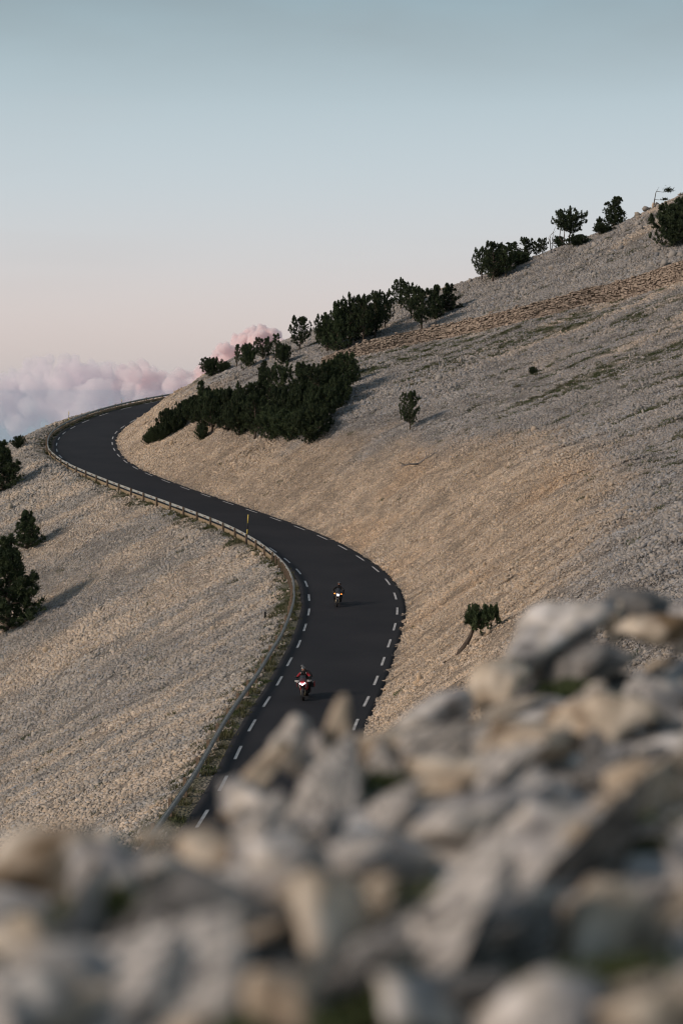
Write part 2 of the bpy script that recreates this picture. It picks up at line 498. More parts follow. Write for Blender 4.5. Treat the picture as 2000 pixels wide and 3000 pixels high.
def tint_of(x, y):
    """colour of the limestone debris by place: orange in the road cut, grey scree above, buff below the road"""
    x = np.asarray(x, float); y = np.asarray(y, float)
    sd = bil(SIDE, x, y)
    n1 = fbm(x / 13, y / 13, 21) + .6 * fbm(x / 3.1, y / 3.1, 22)
    # fall-line streaks: noise stretched up and down the slope
    st = fbm(x / 26 + y / 60, (y - .35 * x) / 3.2, 31)
    grey = np.array([.36, .342, .318]); warm = np.array([.575, .468, .355]); orange = np.array([.58, .435, .30]); buff = np.array([.435, .405, .36])
    wcut = np.interp(y, [80, 125, 150, 185, 215, 250], [10, 13, 16.5, 12, 9, 11])
    cut = 1 - sstep(-4, 4, sd - wcut + 9 * n1 + 8 * st)
    cut = cut * sstep(0, 1, sd)
    org = cut * sstep(.06, .26, fbm(x / 9, y / 9, 41) + .25 * st)
    up = sstep(20, 45, sd) * sstep(.02, .2, st + .5 * n1) * .55
    c = grey[None] * np.ones((x.size, 1))
    def mixc(c, k, f): return c * (1 - f[:, None]) + k[None] * f[:, None]
    c = mixc(c, warm, up.ravel()); c = mixc(c, warm, cut.ravel()); c = mixc(c, orange, (org * .8).ravel())
    lf = (sd < 0).ravel()
    lw = sstep(-.1, .22, (st + .5 * n1).ravel())
    cl = buff[None] * (1 - lw[:, None] * .6) + warm[None] * lw[:, None] * .6
    gl = sstep(.0, .3, -n1.ravel())
    cl = cl * (1 - .5 * gl[:, None]) + grey[None] * .5 * gl[:, None]
    c = np.where(lf[:, None], cl, c)
    c = c * .84 * (1 + .40 * np.clip(st.ravel(), -.3, .3) + .25 * np.clip(n1.ravel(), -.4, .4))[:, None]
    return c * (1 + .12 * (vnoise(x / 1.3, y / 1.3, 77).ravel()[:, None] - .5))


def green_of(x, y):
    """how much turf and weed grows at a place: streaks down the upper slope and along the verges"""
    x = np.asarray(x, float); y = np.asarray(y, float)
    sd = bil(SIDE, x, y); w = np.interp(y, RQ[:, 1], WW)
    st = fbm(x / 22 + y / 50, (y - .36 * x) / 1.7, 131)
    big = fbm(x / 24, y / 24, 132)
    g = sstep(.0, .17, st + .38 * big + .10 * fbm(x / 1.5, y / 1.5, 133)) * sstep(15, 24, sd) * (1 - .65 * sstep(44, 56, sd)) * .9
    v = -sd - w
    lw = np.where(v > 0, sstep(.5, .8, v) * (1 - sstep(1.2, 3.2, v + 2.2 * fbm(x / 2.2, y / 2.2, 140))), 0)
    low = sstep(.16, .30, fbm(x / 6, y / 6, 150)) * np.where(v > 1, 1 - sstep(3, 10, v), 0) * .6
    return np.clip(np.maximum(np.maximum(g, lw), low), 0, 1)


nyg, nxg = GX.shape
vid = np.arange(nyg * nxg).reshape(nyg, nxg)
quads = np.stack([vid[:-1, :-1], vid[:-1, 1:], vid[1:, 1:], vid[1:, :-1]], -1).reshape(-1, 4)
me = new_mesh('mountainside', np.c_[P2, Z], quads, M['ground'], smooth=True)
tc = tint_of(P2[:, 0], P2[:, 1]) * .70
gg = green_of(P2[:, 0], P2[:, 1])[:, None] * .75
tc = tc * (1 - gg) + np.array([.115, .115, .062])[None] * gg
ca = me.color_attributes.new('tint', 'FLOAT_COLOR', 'POINT')
ca.data.foreach_set('color', np.c_[tc, np.ones(len(tc))].astype(np.float32).ravel())
tag(link('mountainside', me), kind='structure')

# ------------------------------------------------------------------ road with its edge markings
sr = np.arange(2, len(S) - 2, 1.0)
rows = []
for s in sr:
    w = np.interp(s, np.arange(len(S)), WW)
    offs = [.62, .60, .3, -w * .25, -w * .5, -w * .75, -w - .35, -w - .62, -w - .64]
    row = []
    for k, o in enumerate(offs):
        p = road_pt(s, o)
        t = (o + w / 2) / (w / 2 + .6)
        p[2] += .05 * (1 - t * t) - (.2 if k in (0, 8) else 0)
        row.append(p)
    rows.append(row)
rv = np.array(rows); nr, nc = rv.shape[:2]
rid = np.arange(nr * nc).reshape(nr, nc)
rq = np.stack([rid[:-1, :-1], rid[1:, :-1], rid[1:, 1:], rid[:-1, 1:]], -1).reshape(-1, 4)[:, ::-1]
road = link('road', new_mesh('road', rv.reshape(-1, 3), rq, M['asphalt'], True))
tag(road, kind='structure')


def road_z(s, off):
    w = np.interp(s, np.arange(len(S)), WW); t = (off + w / 2) / (w / 2 + .6)
    return road_pt(s, off)[2] + .05 * (1 - t * t)


s0 = float(np.argmin(((RQ - pts[0]) ** 2).sum(1)))
def dash(s, left, i):
    v = []
    for k in range(5):
        q = s - 1.5 + 3.0 * k / 4
        w = np.interp(q, np.arange(len(S)), WW)
        for o in ((-w + .075, -w - .075) if left else (.075, -.075)):
            p = road_pt(q, o); v.append((p[0], p[1], road_z(q, o) + .006))
    link('edge_marking', new_mesh('edge_marking', v, [(2 * k, 2 * k + 1, 2 * k + 3, 2 * k + 2) for k in range(4)], M['paint']), road)
for i in range(-4, 35):
    s = s0 + 6.5 * i
    if 3 < s < len(S) - 5: dash(s, False, i)
    if 3 < s - .6 < len(S) - 5: dash(s - .6, True, i)

# ------------------------------------------------------------------ scree: patches of loose stones set over the slopes
def icosa():
    t = (1 + 5 ** .5) / 2
    v = np.array([(-1, t, 0), (1, t, 0), (-1, -t, 0), (1, -t, 0), (0, -1, t), (0, 1, t), (0, -1, -t), (0, 1, -t), (t, 0, -1), (t, 0, 1), (-t, 0, -1), (-t, 0, 1)], float)
    v /= np.linalg.norm(v[0])
    f = np.array([(0, 11, 5), (0, 5, 1), (0, 1, 7), (0, 7, 10), (0, 10, 11), (1, 5, 9), (5, 11, 4), (11, 10, 2), (10, 7, 6), (7, 1, 8), (3, 9, 4), (3, 4, 2), (3, 2, 6), (3, 6, 8), (3, 8, 9), (4, 9, 5), (2, 4, 11), (6, 2, 10), (8, 6, 7), (9, 8, 1)])
    return v, f
ICO_V, ICO_F = icosa()


def rot_rand(r, tilt=.5):
    a = r.normal(0, tilt, 3); a[2] = r.uniform(0, 6.28) if tilt > 1 else r.normal(0, .7)
    return np.array(Euler(a).to_matrix())


def stone_patch(name, r, n, smin, smax, rad):
    V, F, C = [], [], []
    for k in range(n):
        s = smin + (smax - smin) * r.random() ** 2.2
        v = ICO_V * (1 + r.uniform(-.32, .32, (12, 1)))
        v = v * np.array([s * r.uniform(.8, 1.5), s * r.uniform(.6, 1.0), s * r.uniform(.35, .8)])
        v = v @ rot_rand(r).T
        a, q = r.uniform(0, 6.283), rad * math.sqrt(r.random())
        v = v + np.array([q * math.cos(a), q * math.sin(a), s * r.uniform(-.05, .35)])
        F.append(ICO_F + 12 * k); V.append(v)
        g = r.uniform(.70, 1.22); wcol = r.normal(0, .035)
        C.append(np.tile([g * (1 + wcol), g, g * (1 - wcol * 1.5), 1], (12, 1)))
    me = new_mesh(name, np.vstack(V), np.vstack(F), M['stone'])
    c = me.color_attributes.new('shade', 'FLOAT_COLOR', 'POINT')
    c.data.foreach_set('color', np.vstack(C).astype(np.float32).ravel())
    return me


def instancer(name, coll, pos, rot, scl, ind, tint, label_kind='stuff'):
    me = bpy.data.meshes.new(name)
    me.vertices.add(len(pos)); me.vertices.foreach_set('co', pos.astype(np.float32).ravel())
    for nm, arr, ty, key in (('rot', rot, 'FLOAT_VECTOR', 'vector'), ('scl', scl, 'FLOAT_VECTOR', 'vector'), ('tint', tint, 'FLOAT_COLOR', 'color'), ('pick', ind, 'INT', 'value')):
        at = me.attributes.new(nm, ty, 'POINT')
        at.data.foreach_set(key, arr.astype(np.int32 if ty == 'INT' else np.float32).ravel())
    o = link(name, me)
    ng = bpy.data.node_groups.new(name + '_scatter', 'GeometryNodeTree')
    ng.interface.new_socket('Geometry', in_out='INPUT', socket_type='NodeSocketGeometry')
    ng.interface.new_socket('Geometry', in_out='OUTPUT', socket_type='NodeSocketGeometry')
    n, l = ng.nodes, ng.links
    gi, go = n.new('NodeGroupInput'), n.new('NodeGroupOutput')
    ip = n.new('GeometryNodeInstanceOnPoints'); ci = n.new('GeometryNodeCollectionInfo')
    ci.inputs['Collection'].default_value = coll; ci.inputs['Separate Children'].default_value = True; ci.inputs['Reset Children'].default_value = True
    ip.inputs['Pick Instance'].default_value = True
    def named(nm, ty):
        q = n.new('GeometryNodeInputNamedAttribute'); q.data_type = ty; q.inputs['Name'].default_value = nm
        return [s for s in q.outputs if s.enabled and s.name == 'Attribute'][0]
    l.new(gi.outputs[0], ip.inputs['Points']); l.new(ci.outputs[0], ip.inputs['Instance'])
    l.new(named('pick', 'INT'), ip.inputs['Instance Index'])
    l.new(named('rot', 'FLOAT_VECTOR'), ip.inputs['Rotation']); l.new(named('scl', 'FLOAT_VECTOR'), ip.inputs['Scale'])
    l.new(ip.outputs[0], go.inputs[0])
    o.modifiers.new('scatter', 'NODES').node_group = ng
    tag(o, kind='stuff')
    return o


def slope_euler(x, y, r, spin):
    """euler angles that lay local x down the fall line and local z along the ground normal"""
    zx, zy = bil(DXZ, x, y), bil(DYZ, x, y)
    ez = np.stack([-zx, -zy, np.ones_like(zx)], 1); ez /= np.linalg.norm(ez, axis=1)[:, None]
    fx, fy = -zx + 1e-4, -zy
    a = np.arctan2(fy, fx) + r.normal(0, spin, len(x))
    ex = np.stack([np.cos(a), np.sin(a), np.zeros_like(a)], 1)
    ex -= ez * (ex * ez).sum(1)[:, None]; ex /= np.linalg.norm(ex, axis=1)[:, None]
    ey = np.cross(ez, ex)
    return np.stack([np.arctan2(ey[:, 2], ez[:, 2]), -np.arcsin(np.clip(ex[:, 2], -1, 1)), np.arctan2(ex[:, 1], ex[:, 0])], 1)


def in_view(x, y, z, mx=260, my=260):
    p = project(np.c_[x, y, z])
    return (p[:, 0] > -mx) & (p[:, 0] < 2000 + mx) & (p[:, 1] > -my) & (p[:, 1] < 2700)


def scatter_xy(n, y0, y1, r):
    y = np.sqrt(r.uniform(y0 ** 2, y1 ** 2, n)); x = r.uniform(-.235, .235, n) * y
    return x, y


def hidden_collection(name, meshes):
    c = bpy.data.collections.new(name)
    for k, m in enumerate(meshes):
        c.objects.link(bpy.data.objects.new('%s_%02d' % (name, k), m))
    return c


def off_road(x, y, a=.45, b=.75):
    sd = bil(SIDE, x, y); w = np.interp(y, RQ[:, 1], WW)
    return (sd > a) | (sd < -w - b)


r = np.random.default_rng(11)
pf = hidden_collection('fine_patch', [stone_patch('fine_patch', r, 36, .035, .10, .60) for _ in range(8)])
pm = hidden_collection('stone_patch', [stone_patch('stone_patch', r, 42, .04, .15, .72) for _ in range(10)])
pb = hidden_collection('boulder_patch', [stone_patch('boulder_patch', r, 7, .10, .26, 1.1) for _ in range(6)])
for nm, coll, cnt, scl_r, ymin, ymax, nvar in (('scree', pm, 36000, (.75, 1.25), 62, 330, 10), ('fine_scree', pf, 22000, (.8, 1.3), 62, 240, 8), ('scree_boulders', pb, 2600, (.7, 1.5), 64, 330, 6)):
    x, y = scatter_xy(cnt, ymin, ymax, r)
    z = hz(x, y)
    keep = off_road(x, y, 1.0 if nm != 'fine_scree' else .5, 1.5) & in_view(x, y, z)
    g = green_of(x, y); sd = bil(SIDE, x, y)
    keep &= r.random(cnt) > g * .75
    up = sstep(25, 50, sd)
    if nm == 'scree_boulders':
        rocky = sstep(.02, .2, fbm(x / 14, y / 14, 61)) * .75 + .15 + .6 * sstep(45, 60, sd)
        keep &= r.random(cnt) < np.where(sd > 0, rocky, .16)
    elif nm == 'fine_scree':
        keep &= r.random(cnt) < np.where(sd > 0, np.where(sd < 22, 1, .45), .55)
    x, y, z = x[keep], y[keep], z[keep]
    sc = r.uniform(*scl_r, len(x)) * (1 + .25 * sstep(180, 280, y)) * (1 + .45 * sstep(.0, .25, fbm(x / 11, y / 11, 63)))
    sc = sc * np.where(bil(SIDE, x, y) > 0, np.where(bil(SIDE, x, y) < 14, .8, 1.0), 1.0)
    if nm == 'scree_boulders': sc = sc * (1 + .35 * sstep(48, 60, bil(SIDE, x, y)))
    instancer(nm, coll, np.c_[x, y, z - .01], slope_euler(x, y, r, .45), np.repeat(sc[:, None], 3, 1), r.integers(0, nvar, len(x)),
              np.c_[tint_of(x, y), np.ones(len(x))])


# ------------------------------------------------------------------ turf, weeds and dry grass
def tuft(name, r, n, h, spread, m):
    a = r.uniform(0, 6.283, n); q = spread * np.sqrt(r.random(n)); bx, by = q * np.cos(a), q * np.sin(a)
    w = r.uniform(.012, .03, n); hh = h * r.uniform(.5, 1.1, n); an = r.uniform(0, 6.283, n); lean = r.normal(0, .4, (n, 2)) * hh[:, None]
    V = np.empty((n, 3, 3))
    V[:, 0] = np.c_[bx - w * np.cos(an), by - w * np.sin(an), np.full(n, -.03)]
    V[:, 1] = np.c_[bx + w * np.cos(an), by + w * np.sin(an), np.full(n, -.03)]
    V[:, 2] = np.c_[bx + lean[:, 0], by + lean[:, 1], hh]
    me = new_mesh(name, V.reshape(-1, 3), np.arange(3 * n).reshape(-1, 3), m)
    c = me.color_attributes.new('shade', 'FLOAT_COLOR', 'POINT')
    sh = np.repeat(r.random(n), 3)
    c.data.foreach_set('color', np.c_[sh, sh, sh, np.ones(3 * n)].astype(np.float32).ravel())
    return me


pg = hidden_collection('grass_tuft', [tuft('grass_tuft', r, 46, .24, .30, M['grass']) for _ in range(4)] + [tuft('grass_tuft', r, 60, .16, .34, M['weed']) for _ in range(4)])
x, y = scatter_xy(60000, 62, 330, r); z = hz(x, y)
g = green_of(x, y)
keep = (r.random(len(x)) < g * .9 + np.where(bil(SIDE, x, y) > 14, .035, .006)) & off_road(x, y, .8, .7) & in_view(x, y, z)
x, y, z = x[keep], y[keep], z[keep]
sc = r.uniform(.6, 1.5, len(x))
isv = -bil(SIDE, x, y) > 0
pick = np.where(r.random(len(x)) < np.where(isv, .6, .3), r.integers(0, 4, len(x)), r.integers(4, 8, len(x)))
instancer('grass', pg, np.c_[x, y, z], slope_euler(x, y, r, 2.), np.repeat(sc[:, None], 3, 1), pick, np.ones((len(x), 4)))

# ------------------------------------------------------------------ mountain pines
def pine_mesh(seed, kind, H, Wd, blades=20):
    """trunk and crown of one pine: branches off a leaning trunk, needle sheaves along them"""
    r = np.random.default_rng(seed)
    g = G()
    lean = r.normal(0, .05, 2)
    if kind == 'bent': lean = np.array([.52, .1])
    n = 9
    ts = np.linspace(0, 1, n)
    wob = np.cumsum(r.normal(0, .018, (n, 2)), 0)
    if kind == 'bent':
        ax = np.stack([lean[0] * H * (ts + .25 * np.sin(ts * 3.1)), .1 * H * ts, H * .95 * (ts ** 1.05)], 1)
        ax[:, :2] += wob * H * .5
    else:
        ax = np.stack([(lean[0] * ts + wob[:, 0]) * H, (lean[1] * ts + wob[:, 1]) * H, ts * H * .96], 1)
    ax[0] = (0, 0, -.25)
    r0 = .03 * H if kind not in ('bush',) else .022 * H
    if kind == 'bent': r0 = .085 * H
    def axis(t): return np.array([np.interp(t, ts, ax[:, i]) for i in range(3)])
    g.tube(ax, list(r0 * (1 - .86 * ts)), 7)
    if kind == 'umbrella':
        for s_k, (dx, dy) in enumerate(((-.16, .02), (-.30, -.03), (.13, .05))):
            g.tube([(dx * H * .25, dy * H * .3, -.2), (dx * H * 1.0, dy * H, .22 * H), (dx * H * .85, dy * H, .55 * H)], [.022 * H, .017 * H, .008 * H], 6)
    cl, dirs, size = [], [], []
    prof = {'cone': lambda t: (1 - t) ** .8 * (.9 + .25 * math.sin(t * 17)) + .05, 'bush': lambda t: math.sqrt(max(0, 1 - (t * 1.02) ** 2)) * .95 + .05,
            'open': lambda t: .25 + .75 * math.sin(math.pi * min(1, max(0, (t - .06) / .97))) ** .6, 'thin': lambda t: .35 + .65 * (1 - t) ** .7,
            'umbrella': lambda t: .75 + .25 * math.sin(math.pi * (t - .45) / .6), 'bent': lambda t: .45 + .55 * math.sin(math.pi * min(1, (t - .5) / .5))}[kind]
    tlo = {'cone': .04, 'bush': .02, 'open': .15, 'thin': .22, 'umbrella': .40, 'bent': .62}[kind]
    nb = {'cone': 120, 'bush': 100, 'open': 74, 'thin': 34, 'umbrella': 84, 'bent': 64}[kind]
    gaps = r.uniform(0, 6.283, 3)
    for b in range(nb):
        t = tlo + (1 - tlo) * ((b + r.random()) / nb) ** (.85 if kind == 'bush' else 1.0)
        a = b * 2.39996 + r.normal(0, .5)
        if kind in ('open', 'thin', 'bent') and min(abs(((a - q + 3.14159) % 6.28318) - 3.14159) for q in gaps) < .35 and r.random() < .7: continue
        L = Wd / 2 * prof(t) * r.uniform(.6, 1.15)
        if kind == 'thin' and r.random() < .3: L *= .4
        p0 = axis(t * (.96 if kind != 'umbrella' else .9))
        rise = {'cone': .30, 'bush': .55, 'open': .4, 'thin': .15, 'umbrella': .25, 'bent': .2}[kind] + r.normal(0, .12)
        d = np.array([math.cos(a), math.sin(a), rise])
        if kind == 'bent': d = d + np.array([.5, 0, .05])
        p1 = p0 + d * L * .6; p2 = p0 + d * L + np.array([0, 0, .12 * L])
        if b % 2 == 0 and kind != 'bush' or b % 4 == 0:
            g.tube([p0, p1, p2], [.010 * H * (1 - t * .6), .006 * H * (1 - t * .5), .003 * H], 4, cap=False)
        k = max(2, int(L / .17))
        for j in range(k):
            u = (j + 1) / k
            if u < .3 and kind != 'bush' and r.random() < .5: continue
            q = p0 * (1 - u) + p2 * u + r.normal(0, .07, 3)
            cl.append(q); dirs.append(d / np.linalg.norm(d) * .6 + np.array([0, 0, .75]) + r.normal(0, .25, 3)); size.append(r.uniform(.75, 1.2))
        if r.random() < .8:                                          # upright candles at the branch ends
            for j in range(4):
                cl.append(p2 + np.array([0, 0, .10 * j]) + r.normal(0, .015, 3)); dirs.append(np.array([0, 0, 1.3])); size.append(.75 - .12 * j)
    for j in range(8 if kind not in ('bush', 'umbrella', 'bent') else 2):
        cl.append(axis(.93 + .07 * j / 8) + np.array([0, 0, .02 * j])); dirs.append(np.array([0, 0, 1.2])); size.append(.8 - .05 * j)
    nlead = {'cone': 9, 'bush': 13, 'open': 11, 'thin': 3, 'umbrella': 9, 'bent': 4}[kind]     # upright leading shoots that break the outline
    cz = np.array(cl)
    for k in range(nlead):
        p0 = cz[r.integers(0, len(cz))].copy()
        top = cz[np.hypot(cz[:, 0] - p0[0], cz[:, 1] - p0[1]) < .28][:, 2].max()
        p0[2] = top - .1
        Ls = r.uniform(.22, .5)
        g.tube([p0 - np.array([0, 0, .3]), p0 + np.array([0, 0, Ls])], [.012, .006], 4, cap=False)
        for j in range(6):
            u = j / 5
            for q in range(3):
                a = r.uniform(0, 6.283); rad = .11 * (1 - u) + .015
                cl.append(p0 + np.array([rad * math.cos(a), rad * math.sin(a), Ls * u])); dirs.append(np.array([.35 * math.cos(a), .35 * math.sin(a), 1.1])); size.append(.75 - .3 * u)
    cl, dirs, size = np.array(cl), np.array(dirs), np.array(size)
    N = len(cl)
    dv = np.repeat(dirs, blades, 0) * .8 + r.normal(0, .62, (N * blades, 3)); dv /= np.linalg.norm(dv, axis=1)[:, None]
    c0 = np.repeat(cl, blades, 0) + r.normal(0, .035, (N * blades, 3))
    ln = np.repeat(size, blades) * r.uniform(.15, .30, N * blades)
    sd = np.cross(dv, r.normal(0, 1, (N * blades, 3))); sd /= np.linalg.norm(sd, axis=1)[:, None]
    w = r.uniform(.017, .034, N * blades)[:, None]
    V = np.stack([c0 - sd * w, c0 + sd * w, c0 + dv * ln[:, None]], 1).reshape(-1, 3)
    crown = new_mesh('crown', V, np.arange(len(V)).reshape(-1, 3), M['needles'])
    sh = np.repeat(np.clip(np.repeat(r.normal(.45, .25, N), blades) + r.normal(0, .15, N * blades), 0, 1), 3)
    c = crown.color_attributes.new('shade', 'FLOAT_COLOR', 'POINT')
    c.data.foreach_set('color', np.c_[sh, sh, sh, np.ones(len(sh))].astype(np.float32).ravel())
    trunk = new_mesh('trunk', g.v, g.f, M['bark'], True)
    return trunk, crown


TREE_LIB = {}
for kind, H, Wd, nv in (('cone', 4.2, 2.7, 3), ('bush', 2.6, 3.0, 4), ('open', 4.0, 2.8, 4), ('thin', 3.6, 1.4, 2), ('umbrella', 4.0, 4.0, 1), ('bent', 2.4, 2.4, 1)):
    TREE_LIB[kind] = [(pine_mesh(100 + 13 * k + len(kind) * 7, kind, H, Wd), H, Wd) for k in range(nv)]
_tc = [0]


def tree(px, py, hpx, wpx, kind, label, group=None, name='mountain_pine', cat='tree', rz=None, sink=.1, yaw0=None):
    p = hit(px, py)
    _tc[0] += 1
    (tr, cr), H, Wd = TREE_LIB[kind][_tc[0] % len(TREE_LIB[kind])]
    sy = hpx * p[1] / FPX / H * 1.0; sx = wpx * p[1] / FPX / Wd * 1.08
    e = empty(name, (p[0], p[1], p[2] - sink), random.uniform(0, 6.28) if rz is None else rz)
    e.scale = (sx, sx, sy)
    link('trunk', tr, e); link('crown', cr, e)
    tag(e, label, cat, group)
    return e


THICK = 'dark pine in the large thicket on the slope above the road'
TG = 'pines of the large thicket above the road'
for a in [(620, 1265, 130, 85, 'open'), (665, 1262, 140, 85, 'cone'), (712, 1252, 135, 70, 'open'), (700, 1278, 115, 90, 'bush'), (745, 1290, 140, 95, 'open'),
          (770, 1215, 130, 85, 'cone'), (800, 1290, 95, 95, 'bush'), (830, 1210, 155, 95, 'open'), (880, 1200, 155, 95, 'cone'), (835, 1262, 120, 100, 'bush'),
          (930, 1205, 140, 95, 'open'), (972, 1180, 140, 85, 'cone'), (1012, 1152, 125, 85, 'open'), (1035, 1120, 92, 46, 'cone'), (785, 1165, 95, 60, 'open'),
          (850, 1292, 90, 110, 'bush'), (940, 1245, 110, 105, 'bush'), (990, 1198, 95, 80, 'bush'), (885, 1250, 120, 100, 'bush'), (650, 1245, 100, 80, 'bush'),
          (740, 1240, 130, 85, 'cone'), (690, 1225, 95, 70, 'open'), (905, 1165, 100, 80, 'open'), (960, 1130, 70, 70, 'bush'), (1000, 1110, 70, 60, 'bush')]:
    tree(a[0], a[1], a[2] * .86, a[3] * .92, a[4], THICK, TG)
tree(905, 1298, 92, 118, 'bush', 'low spreading pine at the lower tip of the large thicket', TG)
tree(590, 1232, 112, 48, 'thin', 'thin upright pine at the edge of the thicket nearest the bend', TG)
tree(590, 1290, 38, 40, 'bush', 'small dwarf pine just below the large thicket', TG, name='dwarf_pine')
tree(552, 1226, 48, 54, 'bush', 'dwarf pine between the thicket and the two lowest shrubs', TG, name='dwarf_pine')
tree(495, 1276, 66, 62, 'bush', 'leaning dwarf pine on the buff cut slope inside the bend', 'dwarf pines inside the bend', name='dwarf_pine')
tree(452, 1298, 42, 44, 'bush', 'lowest small dwarf pine on the buff slope beside the bend', 'dwarf pines inside the bend', name='dwarf_pine')
tree(520, 1250, 40, 44, 'bush', 'small dwarf pine just above the leaning one inside the bend', 'dwarf pines inside the bend', name='dwarf_pine')
tree(775, 1105, 48, 42, 'cone', 'small pointed pine rising behind the large thicket', TG)
for a in [(436, 1302, 30, 42), (474, 1290, 44, 52), (512, 1268, 50, 56), (534, 1244, 52, 56), (566, 1240, 58, 60), (600, 1258, 80, 70), (575, 1216, 48, 50), (610, 1216, 66, 60)]:
    tree(*a, 'bush', 'low dwarf pine in the scrub trailing down from thicket to bend', 'scrub between the thicket and the bend', name='dwarf_pine')
SG = 'pines along the skyline'
tree(618, 1104, 48, 66, 'bush', 'rounded dwarf pine on the skyline above the far bend', SG, name='dwarf_pine')
tree(655, 1090, 26, 40, 'bush', 'tiny shrub between the rounded dwarf pine and thin pine', SG, name='dwarf_pine')
tree(694, 1076, 64, 24, 'thin', 'thin sparse pine standing against the pink cloud', SG)
tree(728, 1080, 62, 54, 'bush', 'bushy pine next to the thin pine before the pink cloud', SG)
tree(772, 1056, 62, 58, 'open', 'dense pine on the skyline in front of the pink cloud top', SG)
tree(806, 1056, 76, 32, 'thin', 'tall sparse pine with bare stem beside the pink cloud', SG)
tree(828, 1068, 50, 50, 'bush', 'low bushy pine at the foot of the tall sparse pine', SG)
tree(878, 1025, 90, 58, 'open', 'single rounded pine standing apart on the skyline', SG)
for a in [(955, 1032, 105, 66, 'open'), (985, 1030, 140, 74, 'cone'), (1022, 1020, 140, 76, 'open'), (1062, 1010, 132, 76, 'open'), (1102, 988, 120, 66, 'open'), (1128, 962, 100, 56, 'open'), (1040, 1000, 90, 90, 'bush'), (1085, 985, 80, 80, 'bush'), (965, 1020, 70, 80, 'bush')]:
    tree(*a, 'tall pine in the dense row at the wall\'s lower end', 'row of pines at the wall')
for a in [(1172, 906, 80, 56, 'open'), (1205, 928, 88, 58, 'open'), (1236, 966, 112, 76, 'open'), (1272, 936, 100, 62, 'cone'), (1312, 914, 80, 72, 'cone')]:
    tree(*a, 'pine in the stepped clump just above the stone wall', 'clump of pines above the wall')
for a in [(1412, 822, 88, 52, 'open'), (1442, 827, 108, 64, 'open'), (1482, 812, 88, 60, 'open'), (1450, 815, 70, 80, 'bush')]:
    tree(*a, 'pine in the dense clump below the open skyline trees', 'dense clump on the skyline')
tree(1515, 779, 34, 64, 'bush', 'low shrub creeping uphill from the dense skyline clump', SG, name='dwarf_pine')
tree(1494, 756, 70, 54, 'thin', 'open airy pine with bare lower limbs on the skyline', SG)
tree(1540, 748, 62, 58, 'open', 'rounded pine with thin stem leaning uphill on the skyline', SG)
tree(1588, 736, 44, 34, 'open', 'small pine beside the bare dead tree', SG)
tree(1572, 742, 38, 28, 'open', 'small upright pine between the leaning pine and the smallest', SG)
tree(1636, 722, 30, 34, 'bush', 'tiny shrub between the dead tree and flat topped pine', SG, name='dwarf_pine')
tree(1668, 710, 94, 92, 'umbrella', 'broad flat topped pine with several stems on the skyline', SG)
tree(1690, 722, 30, 70, 'bush', 'low shrub below the broad flat topped pine', SG, name='dwarf_pine')
tree(1755, 676, 46, 34, 'cone', 'small pointed pine beside the larger conical pine', SG)
tree(1800, 660, 86, 74, 'cone', 'large conical pine high on the skyline', SG)
tree(1768, 684, 24, 60, 'bush', 'low creeping shrub at the foot of the conical pine', SG, name='dwarf_pine')
tree(1972, 724, 105, 120, 'bush', 'broad dark pine at the picture edge above the wall', SG)
tree(2010, 690, 130, 90, 'cone', 'tall pine cut by the picture edge above the wall', SG)
tree(1202, 1259, 102, 56, 'open', 'lone pine with bare leaning stem in the middle of scree', rz=.4)
tree(1560, 1096, 20, 26, 'bush', 'tiny round shrub alone on the grey scree', name='dwarf_pine', cat='shrub')
tree(1334, 1922, 140, 104, 'bent', 'wind bent pine with bare trunk above the foreground boulder', rz=.1)
LG = 'pines on the slope below the road'
tree(4, 1440, 142, 120, 'cone', 'conical pine at the left edge level with the bend', LG)
tree(55, 1316, 34, 40, 'bush', 'small shrub on the left skyline below the bend', LG, name='dwarf_pine', cat='shrub')
tree(86, 1607, 110, 98, 'cone', 'small conical pine on the slope between two large pines', LG)
tree(18, 1850, 268, 205, 'cone', 'largest dark pine at the left edge below the guardrail', LG)


def dead_tree(name, px, py, hpx, seed, label, lying=False, cat='tree'):
    p = hit(px, py); H = hpx * p[1] / FPX
    r = np.random.default_rng(seed); g = G(); g2 = G()
    def grow(gg, p0, d, L, rad, dep):
        q = [np.array(p0)]
        for k in range(4):
            d = d + r.normal(0, .22, 3); d /= np.linalg.norm(d)
            if not lying: d[2] += .12
            q.append(q[-1] + d * L / 4)
        gg.tube(q, [rad * (1 - .16 * k) for k in range(5)], 5)
        if dep:
            for k in range(4 if dep > 1 else 3):
                t = r.integers(1, 5); nd = d + r.normal(0, .75, 3)
                grow(g, q[t], nd / np.linalg.norm(nd), L * r.uniform(.35, .6), rad * .5, dep - 1)
    e = empty(name, p)
    if lying:
        for d0 in ((.75, .2, .55), (-.8, -.1, .12), (.9, .3, .3)):
            grow(g, (0, 0, .02), np.array(d0) / np.linalg.norm(d0), H * r.uniform(.55, .8), .05 * H, 1)
    else:
        grow(g, (0, 0, -.15), np.array([.0, 0, 1.]), H * .62, .026 * H, 2)
        grow(g, (.0, 0, -.15), np.array([.35, 0, 1.]) / 1.06, H * .5, .018 * H, 1)
    g.build('trunk', M['deadwood'], e, True); 
    tag(e, label, cat)


dead_tree('dead_tree', 1614, 730, 74, 5, 'bare grey dead tree on the skyline left of the flat topped pine')
dead_tree('dead_branch', 1226, 1360, 76, 9, 'bleached dead branch lying on scree below the lone pine', True, 'branch')

